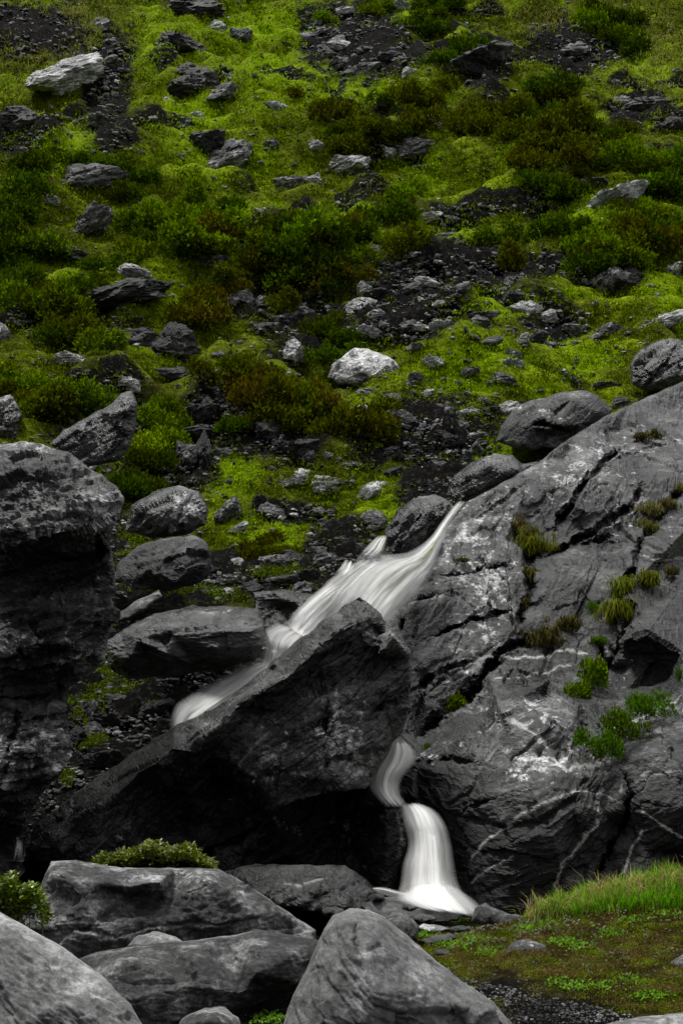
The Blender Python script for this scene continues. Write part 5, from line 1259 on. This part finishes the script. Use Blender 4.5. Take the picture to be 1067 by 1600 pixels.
def shrub_mesh(seed, nleaf, lobes, col, leaf=.045, up=.55, h=.62, shape=1.9):
    r = np.random.default_rng(seed)
    V, T = [], []
    # leaves sit in the outer half of several lobes, stems showing through
    L = [(r.uniform(-.72, .72), r.uniform(-.55, .55), r.uniform(.02, .40) * h * 1.6, r.uniform(.18, .42)) for _ in range(lobes)]
    wts = np.array([l[3] ** 2 for l in L]); wts /= wts.sum()
    li = r.choice(lobes, nleaf, p=wts)
    A = np.array(L)[li]
    d = r.normal(size=(nleaf, 3)); d[:, 2] = np.abs(d[:, 2]) * 1.1 - .25; d /= np.linalg.norm(d, axis=1)[:, None]
    rr = A[:, 3] * (.72 + .36 * r.random(nleaf) ** .7)
    # sprigs: clumped directions
    q = np.floor(d * 4.5 + li[:, None] * 7).astype(int)
    with np.errstate(over='ignore'):
        sp = _h01(q[:, 0], q[:, 1], q[:, 2], seed)
    rr = rr * (.72 + .6 * sp)
    P = A[:, :3] + d * rr[:, None]
    P[:, 2] = np.maximum(P[:, 2], .0)
    a = d + r.normal(size=(nleaf, 3)) * .55; a[:, 2] += up; a /= np.linalg.norm(a, axis=1)[:, None]
    b_ = np.cross(a, r.normal(size=(nleaf, 3))); b_ /= np.linalg.norm(b_, axis=1)[:, None]
    s = leaf * r.uniform(.6, 1.3, nleaf)
    p0 = P - a * (s * .2)[:, None]; p2 = P + a * (s * shape)[:, None]
    p1 = P + a * (s * .8)[:, None] + b_ * (s * .55)[:, None]; p3 = P + a * (s * .8)[:, None] - b_ * (s * .55)[:, None]
    V = np.stack([p0, p1, p2, p3], 1).reshape(-1, 3)
    c = np.array(col)[None] * (.7 + .6 * sp[:, None]) * (1 + .2 * r.normal(size=(nleaf, 1))).clip(.4, 1.7)
    # fresh tips on some sprigs
    fresh = (sp > .7)[:, None] * .6
    c = c * (1 - fresh) + np.array([col[0] * 2.6, col[1] * 2.9, col[2] * 1.2]) * fresh
    F = np.arange(nleaf * 4).reshape(-1, 4)
    return V, [F], np.repeat(c, 4, 0)

def stems_mesh(seed, n, h=.5, rd=.012, spread=.55):
    r = np.random.default_rng(seed); V = []; F = []
    for k in range(n):
        a = r.uniform(0, 6.28); b0 = np.array([r.normal(0, .08), r.normal(0, .08), -.08]); tp = np.array([math.cos(a) * spread * r.uniform(.3, 1), math.sin(a) * spread * .7 * r.uniform(.3, 1), h * r.uniform(.5, 1)])
        md = (b0 + tp) / 2 + r.normal(0, .05, 3)
        i0 = len(V)
        for p, q in ((b0, rd), (md, rd * .7), (tp, rd * .3)):
            for j in range(3): V.append(p + q * np.array([math.cos(j * 2.09), math.sin(j * 2.09), 0]))
        for s_ in (0, 3):
            for j in range(3): F.append((i0 + s_ + j, i0 + s_ + (j + 1) % 3, i0 + s_ + 3 + (j + 1) % 3, i0 + s_ + 3 + j))
    return np.array(V), [np.array(F)]

CK = {'brown': (.050, .054, .001), 'dark': (.030, .048, .001), 'green': (.07, .105, .001), 'bright': (.15, .2, .002), 'russet': (.058, .047, .003)}
shr = {}
for k, c in CK.items():
    shr[k] = []
    for v in range(4):
        V, F, T = shrub_mesh(v * 31 + len(k) * 5, 1900, 9 + v, c, leaf=.06)
        shr[k].append(mesh_np('foliage', V, F, M_LEAF, False, {'tone': T}))
V, F = stems_mesh(4, 14); stem_me = mesh_np('stem', V, F, M_STEM)

def put_shrub(px, py, w, h, kind, label, group, rr, name='heath_shrub', p=None, face=None):
    if p is None: p = hit(px, py)[0]
    s = p[1] * .000375
    o = bpy.data.objects.new(name, None); COL.objects.link(o)
    o.location = p - np.array([0, 0, .04]); o.scale = (w * s / 1.75, w * s / 1.75 * .9, h * s / .95)
    o.rotation_euler = (0, 0, rr.uniform(0, 6.28) if abs(w - h) < 30 else rr.choice([0, 3.14]) + rr.uniform(-.4, .4))
    tag(o, label, 'shrub', group)
    link('foliage', shr[kind][rr.randrange(4)], o)
    link('stem', stem_me, o)
    return o
# shrub thickets: zone, number, sizes, kinds
SR = random.Random(21)
SZ = [((830, 190, 150, 70), 44, (46, 80), ['brown', 'brown', 'dark'], 'low olive brown heath shrub in the big dark thicket, upper right', 'upper right thicket'),
      ((610, 185, 90, 50), 18, (46, 74), ['dark', 'brown'], 'dark olive shrub in the thicket of the upper centre', 'upper centre thicket'),
      ((500, 355, 140, 85), 36, (46, 80), ['brown', 'dark', 'green', 'russet'], 'brown and olive heath shrub in the mid slope thicket', 'mid slope thicket'),
      ((90, 330, 110, 90), 24, (44, 76), ['dark', 'dark', 'green'], 'dark green shrub on the left side of the slope', 'left slope shrubs'),
      ((310, 360, 110, 50), 20, (44, 74), ['dark', 'green', 'green'], 'green shrub in the thicket left of centre', 'left centre thicket'),
      ((110, 470, 110, 55), 18, (44, 76), ['dark', 'green', 'brown'], 'shrub round the pale plate and bright turf, left side', 'left middle shrubs'),
      ((370, 450, 70, 50), 12, (40, 66), ['russet', 'brown', 'russet'], 'russet brown heath shrub above the middle scree', 'russet heath'),
      ((950, 350, 130, 55), 22, (44, 78), ['brown', 'dark', 'green'], 'brown and green shrub on the right side of the slope', 'right slope shrubs'),
      ((1010, 240, 70, 60), 12, (44, 76), ['green', 'dark'], 'green shrub near the right edge, upper slope', 'right edge shrubs'),
      ((470, 610, 150, 60), 28, (44, 76), ['brown', 'russet', 'brown', 'dark'], 'dark brown heath shrub around the white pointed boulder', 'heath round the white boulder'),
      ((530, 520, 60, 30), 6, (44, 70), ['dark'], 'dark green shrub just above the white pointed boulder', 'shrubs above the white boulder'),
      ((260, 650, 60, 60), 10, (44, 70), ['bright', 'green'], 'bright olive shrub by the flat grey rock face, lower left', 'lower left olive shrubs'),
      ((95, 600, 100, 45), 18, (44, 70), ['green', 'dark', 'brown'], 'olive shrub above the tilted rock fin, left', 'shrubs above the rock fin'),
      ((230, 745, 70, 35), 8, (44, 66), ['dark', 'dark'], 'dark green shrub overhanging the lichen dotted black boulder', 'shrubs over the black boulder'),
      ((675, 45, 60, 45), 8, (44, 76), ['dark'], 'dark green shrub near the top, right of the upper scree', 'top centre shrubs'),
      ((960, 30, 80, 45), 8, (44, 70), ['dark', 'green'], 'dark shrub on the turf near the top right', 'top right shrubs'),
      ((560, 20, 50, 25), 4, (40, 60), ['green'], 'green shrub at the very top centre', 'very top shrubs'),
      ((400, 845, 40, 25), 5, (36, 56), ['dark', 'brown'], 'small dark shrub on the bank above the cascade', 'bank shrubs')]
ROCKZ = [(px, py, w, h) for (px, py, w, h, *_) in HILL] + [(572, 600, 120, 60), (445, 766, 90, 40), (520, 776, 90, 45), (860, 700, 190, 95)]
def blocked(x, y, w, h):
    for (rx, ry, rw, rh) in ROCKZ:
        if abs(x - rx) < (rw * .38 + w * .30) and ry - rh * .75 < y < ry + h * .85: return True
    return False
tot = 0
for (cx, cy, rx, ry), n, (a, b_), kinds, lab, grp in SZ:
    k = 0; tries = 0
    while k < n and tries < n * 12:
        tries += 1
        x = cx + SR.gauss(0, .55) * rx; y = cy + SR.gauss(0, .55) * ry
        w = SR.uniform(a, b_) * (1.32 if y > 300 else 1.1); h = w * SR.uniform(.5, .75)
        if blocked(x, y, w, h): continue
        kd = SR.choice(kinds)
        put_shrub(x, y + h * .4, w, h, kd, place_label(x, y, ('large ' if w > 88 else 'small ' if w < 62 else '') + {'brown': 'olive brown', 'dark': 'dark green', 'green': 'green', 'bright': 'bright olive', 'russet': 'russet brown'}[kd] + ' heath shrub'), grp, SR); k += 1; tot += 1
# low creeping plants between the shrubs (beyond counting)
r = np.random.default_rng(15)
N = 24000
px = r.uniform(-30, 1100, N); py = r.uniform(-40, 960, N)
s, br = cover(px, py)
q = np.stack([px / 60, py / 38, px * 0], 1)
dens = fbm(q, 3, 71) * 1.6 + .3 - s * .7 - br * .4
k = r.random(N) < np.clip(dens, .03, 1)
px, py = px[k], py[k]
P = hit(px, py); k = (P[:, 1] > 16.5) & (P[:, 1] < 110); P = P[k]; px = px[k]; py = py[k]
m = len(P); nl = 14
sc = P[:, 1] * .000375
C = np.repeat(P, nl, 0); S_ = np.repeat(sc, nl)[:, None]
C = C + r.normal(size=(m * nl, 3)) * S_ * [6, 6, 2.5] + [0, 0, .02]; C[:, 2] += np.abs(r.normal(size=m * nl)) * S_[:, 0] * 5
a = r.normal(size=(m * nl, 3)); a[:, 2] = np.abs(a[:, 2]) + .4; a /= np.linalg.norm(a, axis=1)[:, None]
b_ = np.cross(a, r.normal(size=a.shape)); b_ /= np.linalg.norm(b_, axis=1)[:, None]
l = S_ * r.uniform(1.2, 2.4, (m * nl, 1))
V = np.stack([C, C + a * l + b_ * l * .6, C + a * l * 2.1, C + a * l - b_ * l * .6], 1).reshape(-1, 3)
kc = np.array([CK['dark'], CK['brown'], CK['green'], CK['bright'], CK['russet']])
ci = np.repeat(r.choice(5, m, p=[.28, .2, .3, .14, .08]), nl)
T = np.repeat(kc[ci] * (1 + .25 * r.normal(size=(m * nl, 1))).clip(.4, 1.8), 4, 0)
gather('creeping_heath', 'low creeping heath plants between the shrubs and stones', V, [np.arange(len(V)).reshape(-1, 4)], M_LEAF, T)

# --- grass tufts on the bedrock slab
def tuft_obj(px, py, w, L, col, label, seed, name='grass_tuft', group=None, hang=1.6):
    p = on_relief(px, py)
    if p is None: return
    r = np.random.default_rng(seed)
    s = p[1] * .000375
    n = int(26 * w / 10)
    B = p + np.stack([r.normal(0, w * .33, n) * s, r.normal(0, w * .12, n) * s - .05, r.normal(0, w * .2, n) * s], 1)
    V, F, T = blades(B, 6, np.full(n, L * s), np.full(n, 1.5 * s), 1.0, np.tile(np.array(col), (n, 1)), .3, seed, droop=hang, spread=np.full(n, 2.5 * s))
    # lean out from the face
    me = mesh_np(name, V - p, F, M_GRASS, False, {'tone': T})
    o = link(name, me, loc=p)
    tag(o, label, 'grass tuft', group)
YG = (.12, .14, .012); OL = (.085, .08, .02); GG = (.06, .11, .008); ST = (.13, .115, .04)
TF = [(812, 818, 16, 22, ST, 'small straw coloured tuft topping the central groove of the slab'), (826, 838, 20, 26, OL, 'olive tuft second from the top in the central groove'),
      (832, 862, 34, 32, YG, 'largest shaggy tuft hanging in the central groove of the slab'), (826, 905, 14, 26, OL, 'thin dark tuft strip low in the central groove'), (820, 952, 22, 14, OL, 'sparse brown tuft below the central groove'),
      (850, 998, 36, 22, OL, 'olive tuft cushion at the left of the mossy ledge'), (886, 982, 24, 20, OL, 'brownish tuft in the middle of the mossy ledge'), (955, 958, 30, 38, YG, 'long bright hanging tuft on the slab, lower one of the big pair'),
      (972, 925, 28, 30, YG, 'bright shaggy tuft, upper one of the big pair on the slab'), (1012, 908, 26, 24, YG, 'yellow green tuft right of the bright pair'), (1046, 903, 12, 14, OL, 'small olive tuft by the right edge of the slab'),
      (1014, 800, 20, 20, ST, 'straw tuft high in the right groove, left one'), (1042, 795, 20, 20, ST, 'straw tuft high in the right groove, right one'), (1005, 828, 26, 18, OL, 'brown tuft matting in the right groove'),
      (1060, 768, 14, 16, ST, 'straw tuft by the right edge above the groove'), (1000, 684, 22, 9, OL, 'low olive cushion on the pale upper slab, left one'), (1022, 680, 18, 9, OL, 'low olive cushion on the pale upper slab, right one'),
      (722, 878, 10, 8, OL, 'tiny dark tuft on the left flank of the slab'), (935, 1005, 14, 14, GG, 'green tuft below the long hanging tuft')]
for i, (x, y, w, L, c, lab) in enumerate(TF):
    tuft_obj(x, y, w, L, c, lab, 400 + i)
# --- small leafy plants on the slab
def plant_on(px, py, w, h, kind, label, seed, name='fern_clump', d=None):
    p = on_relief(px, py) if d is None else P3(px, py, d)
    if p is None: p = P3(px, py, 15.5)
    rr = random.Random(seed)
    s = p[1] * .000375
    return put_shrub(px, py, w * 1.4, h * 1.3, kind, label, None, rr, name=name, p=p - np.array([0, .32 * w * s, .3 * h * s]))
V, F, T = shrub_mesh(900, 2600, 9, (.05, .088, .003), leaf=.035, shape=2.4); shr['fern'] = [mesh_np('foliage', V, F, M_LEAF, False, {'tone': T})] * 4
for i, (x, y, w, h, k, lab) in enumerate([(938, 1160, 62, 52, 'fern', 'leafy green fern bush at the lower end of the hollow in the slab'), (965, 1130, 66, 55, 'fern', 'leafy green fern bush in the middle of the hollow in the slab'),
      (1005, 1098, 60, 46, 'fern', 'leafy green fern bush at the upper right end of the hollow'), (925, 1060, 44, 50, 'green', 'mixed green plant in the crack above the fern hollow'),
      (890, 1080, 36, 34, 'green', 'small sprawling plant left of the crack above the hollow'), (712, 1098, 40, 34, 'green', 'green plant in the dark gap at the left of the slab'),
      (676, 1135, 30, 30, 'green', 'lower green plant in the dark gap at the left of the slab'), (668, 1158, 20, 16, 'fern', 'little green fern at the bottom of the dark gap'), (936, 1000, 18, 18, 'fern', 'small bright fern beside the long hanging tuft'),
      (1062, 1055, 14, 30, 'fern', 'bright fern cut by the right edge beside the slab'), (925, 940, 22, 22, 'fern', 'bright green sprig left of the big hanging tuft')]):
    plant_on(x, y, w, h, k, lab, 500 + i, d=(14.45, 14.6, 14.85)[i] if i < 3 else None)

# --- moss and plants on the left bank
r = np.random.default_rng(25)
MZ = [(150, 1075, 34, 24), (130, 1110, 26, 22), (165, 1050, 14, 26), (145, 1160, 20, 10), (205, 850, 16, 30), (290, 925, 40, 14), (350, 930, 40, 10), (430, 895, 40, 12), (205, 1075, 24, 20), (105, 1215, 6, 12), (240, 1095, 16, 12)]
X = np.concatenate([c[0] + r.normal(0, .5, 420) * c[2] for c in MZ]); Y = np.concatenate([c[1] + r.normal(0, .5, 420) * c[3] for c in MZ])
P = hit(X, Y); sc = P[:, 1] * .000375
col = np.array([.10, .14, .010]) * r.uniform(.5, 1.3, (len(P), 1))
V, F, T = blades(P, 6, 9 * sc, 1.8 * sc, 1.1, col, .3, 27, droop=.8, spread=sc * 4)
gather('moss', 'bright green moss and fine grass on the left bank', V, F, M_GRASS, T)

# --- glossy leaved bushes by the foreground boulders
def leafy_bush(px, py, d, w, h, label, seed, n=1500, fill=.35):
    r = np.random.default_rng(seed)
    c0 = P3(px, py, d); s = d * .000375
    u = r.uniform(-1, 1, n); v = r.uniform(-1, 1, n)
    top = np.sqrt(np.clip(1 - u * u, 0, 1))
    hh = h * s * top * (fill + (1 - fill) * r.random(n) ** .5) * (1 + .12 * np.sin(u * 9 + seed))
    C = c0 + np.stack([u * w * s / 2, v * w * s * .28, hh], 1)
    V, F4, T = [], [], []
    az = r.uniform(0, 6.28, n); el = r.uniform(.1, 1.2, n); Lf = 11 * s * r.uniform(.5, 1.2, n)
    a = np.stack([np.cos(az) * np.cos(el), np.sin(az) * np.cos(el) - .2, np.sin(el)], 1)
    b_ = np.cross(a, [0, 0, 1.]); b_ /= np.linalg.norm(b_, axis=1)[:, None]
    nn = np.cross(b_, a)
    rows = [(0, .04), (.35, .2), (.7, .19), (1., .0)]
    for t, wd in rows:
        ctr = C + a * (Lf * t)[:, None] - nn * (Lf * .25 * t * t)[:, None]
        V += [ctr - b_ * (Lf * wd)[:, None] + nn * (Lf * wd * .35)[:, None], ctr, ctr + b_ * (Lf * wd)[:, None] + nn * (Lf * wd * .35)[:, None]]
    V = np.stack(V, 1).reshape(-1, 3); b0 = np.arange(n)[:, None] * 12
    q = []
    for i in range(3):
        for j in range(2): q.append(np.stack([b0[:, 0] + i * 3 + j, b0[:, 0] + i * 3 + j + 1, b0[:, 0] + i * 3 + j + 4, b0[:, 0] + i * 3 + j + 3], 1))
    T = np.array([.08, .105, .003]) * r.uniform(.5, 1.9, (n, 1)); T = np.repeat(T, 12, 0)
    o = bpy.data.objects.new('leafy_bush', None); COL.objects.link(o); o.location = c0
    tag(o, label, 'bush')
    f = link('foliage', mesh_np('foliage', V - c0, [np.concatenate(q)], M_GLOSSY, False, {'tone': T}), o)
    V, F = stems_mesh(seed, 22, h * s * .5, .006, w * s * .3); link('stem', mesh_np('stem', V, F, M_STEM), o)
leafy_bush(250, 1362, 10.9, 165, 38, 'low glossy leaved bush behind the long low grey boulder', 3, 2400)
leafy_bush(175, 1358, 10.9, 60, 22, 'small end of glossy bush left of the larger low one', 5, 300)
leafy_bush(14, 1446, 9.2, 122, 68, 'glossy leaved bush at the left edge above the ribbed corner boulder', 8, 2600, .0)

# --- the meadow
r = np.random.default_rng(35)
N = 15000
px = r.uniform(560, 1100, N); py = r.uniform(1370, 1600, N)
P = hit(px, py); k = (P[:, 1] < 13.4) & (P[:, 1] > 7.0) & (P[:, 0] > -.1)
gv = blobs(px, py, [(860, 1580, 130, 36), (780, 1545, 70, 26), (930, 1600, 120, 28)])
k &= r.random(N) > gv * 1.3
P, px, py = P[k], px[k], py[k]; sc = P[:, 1] * .000375
n0 = fbm(np.stack([px / 30, py / 14, px * 0], 1), 3, 5)
w = np.clip(.3 + 2.4 * n0, 0, 1)[:, None]
col = (np.array([.10, .075, .02]) * (1 - w) + np.array([.11, .15, .006]) * w) * (.45 + .9 * np.clip(.5 + 1.5 * fbm(np.stack([px / 50, py / 18, px * 0 + 4], 1), 3, 15), 0, 1))[:, None]
V, F, T = blades(P, 6, 7 * sc * r.uniform(.6, 1.3, len(P)), 1.6 * sc, 1.2, col, .3, 37, droop=.9, spread=sc * 5)
gather('meadow_turf', 'short brownish green turf of the small meadow', V, F, M_GRASS, T)
# broad small leaves in patches
cl = [(x, y) for x, y in [(700, 1440), (640, 1447), (660, 1465), (740, 1470), (760, 1490), (820, 1455), (880, 1475), (905, 1480), (955, 1460), (990, 1440), (880, 1540), (905, 1545), (940, 1545), (1000, 1560), (1050, 1430), (850, 1445), (700, 1480), (980, 1535), (1030, 1560), (1060, 1400), (640, 1490), (425, 1592), (418, 1598)]]
X = np.concatenate([c[0] + r.normal(0, 14, 110) for c in cl]); Y = np.concatenate([c[1] + r.normal(0, 4, 110) for c in cl])
P = hit(X, Y); n = len(P); sc = P[:, 1] * .000375
a = r.normal(size=(n, 3)); a[:, 2] = np.abs(a[:, 2]) * .6 + .2; a /= np.linalg.norm(a, axis=1)[:, None]
b_ = np.cross(a, [0, 0, 1.]); b_ /= np.linalg.norm(b_, axis=1)[:, None]
l = (3.2 * sc * r.uniform(.6, 1.3, n))[:, None]; C = P + [0, 0, .012]
V = np.stack([C, C + a * l + b_ * l * .55, C + a * l * 2, C + a * l - b_ * l * .55], 1).reshape(-1, 3)
gather('leafy_herbs', 'patches of small bright green herbs in the meadow', V, [np.arange(len(V)).reshape(-1, 4)], M_LEAF, np.repeat(np.array([.09, .16, .012]) * r.uniform(.6, 1.5, (n, 1)), 4, 0))
# white flowers
N = 900
px = np.concatenate([r.uniform(660, 1090, N), 700 + np.abs(r.normal(0, 120, 500))]); py = np.concatenate([1425 + 130 * r.random(N) ** 1.3, 1440 + np.abs(r.normal(0, 26, 500))])
P = hit(px, py); k = (P[:, 1] < 13.2) & (fbm(np.stack([px / 26, py / 13, px * 0], 1), 2, 9) > -.12); P = P[k]; n = len(P); sc = P[:, 1] * .000375
ang = np.linspace(0, 6.283, 6)[:-1]; rr_ = (1.75 * sc * r.uniform(.6, 1.3, n))[:, None]
C = P + np.stack([sc * 0, sc * 0, sc * r.uniform(2.5, 6, n)], 1)
ring = np.stack([C + np.stack([np.cos(t + 0) * rr_[:, 0], -.5 * rr_[:, 0] * np.sin(t), np.sin(t) * rr_[:, 0] * .8], 1) for t in ang], 1)
V = np.concatenate([ring, C[:, None]], 1).reshape(-1, 3); b0 = np.arange(n) * 6
gather('white_flowers', 'tiny white flowers sprinkled over the meadow', V, [np.concatenate([np.stack([b0 + 5, b0 + j, b0 + (j + 1) % 5], 1) for j in range(5)])], M_PETAL)
# tall grass along the foot of the slab
N = 3400
t = r.random(N)
px = 822 + t * 290; py = 1428 - 62 * t ** .8 + r.random(N) ** 1.6 * (14 + 40 * t)
P = hit(px, py); k = P[:, 1] < 13.6; P, t, px = P[k], t[k], px[k]; sc = P[:, 1] * .000375
dry = (r.random(len(P)) < .26 + .3 * (px < 850))[:, None]
col = np.where(dry, np.array([.24, .22, .06]), np.array([.12, .28, .004])) * r.uniform(.6, 1.3, (len(P), 1))
hv = np.clip(.7 + 1.1 * fbm(np.stack([px / 22, py[k] / 12, px * 0], 1), 3, 4), .3, 1.2) * np.clip(.45 + t * 4, 0, 1)
V, F, T = blades(P, 5, 38 * sc * hv * r.uniform(.45, 1.15, len(P)), 1.5 * sc, .6, col, .25, 41, droop=.35, spread=sc * 4)
gather('tall_grass', 'tall fresh green grass with dry blades along the foot of the slab', V, F, M_GRASS, T)
N = 420
t = r.random(N) ** .8; px = 815 + t * 300; py = 1434 - 60 * t ** .8 + r.random(N) * 16
P = hit(px, py); k = P[:, 1] < 13.6; P = P[k]; sc = P[:, 1] * .000375
V, F, T = blades(P, 3, 56 * sc * r.uniform(.4, 1.1, len(P)), 1.2 * sc, .9, np.tile(np.array([.34, .30, .10]), (len(P), 1)), .25, 43, droop=.5, spread=sc * 5)
gather('dry_stalks', 'dry straw stalks standing out of the tall grass', V, F, M_GRASS, T)
# overhanging dark bank lip and sprigs under the tall grass come from the terrain
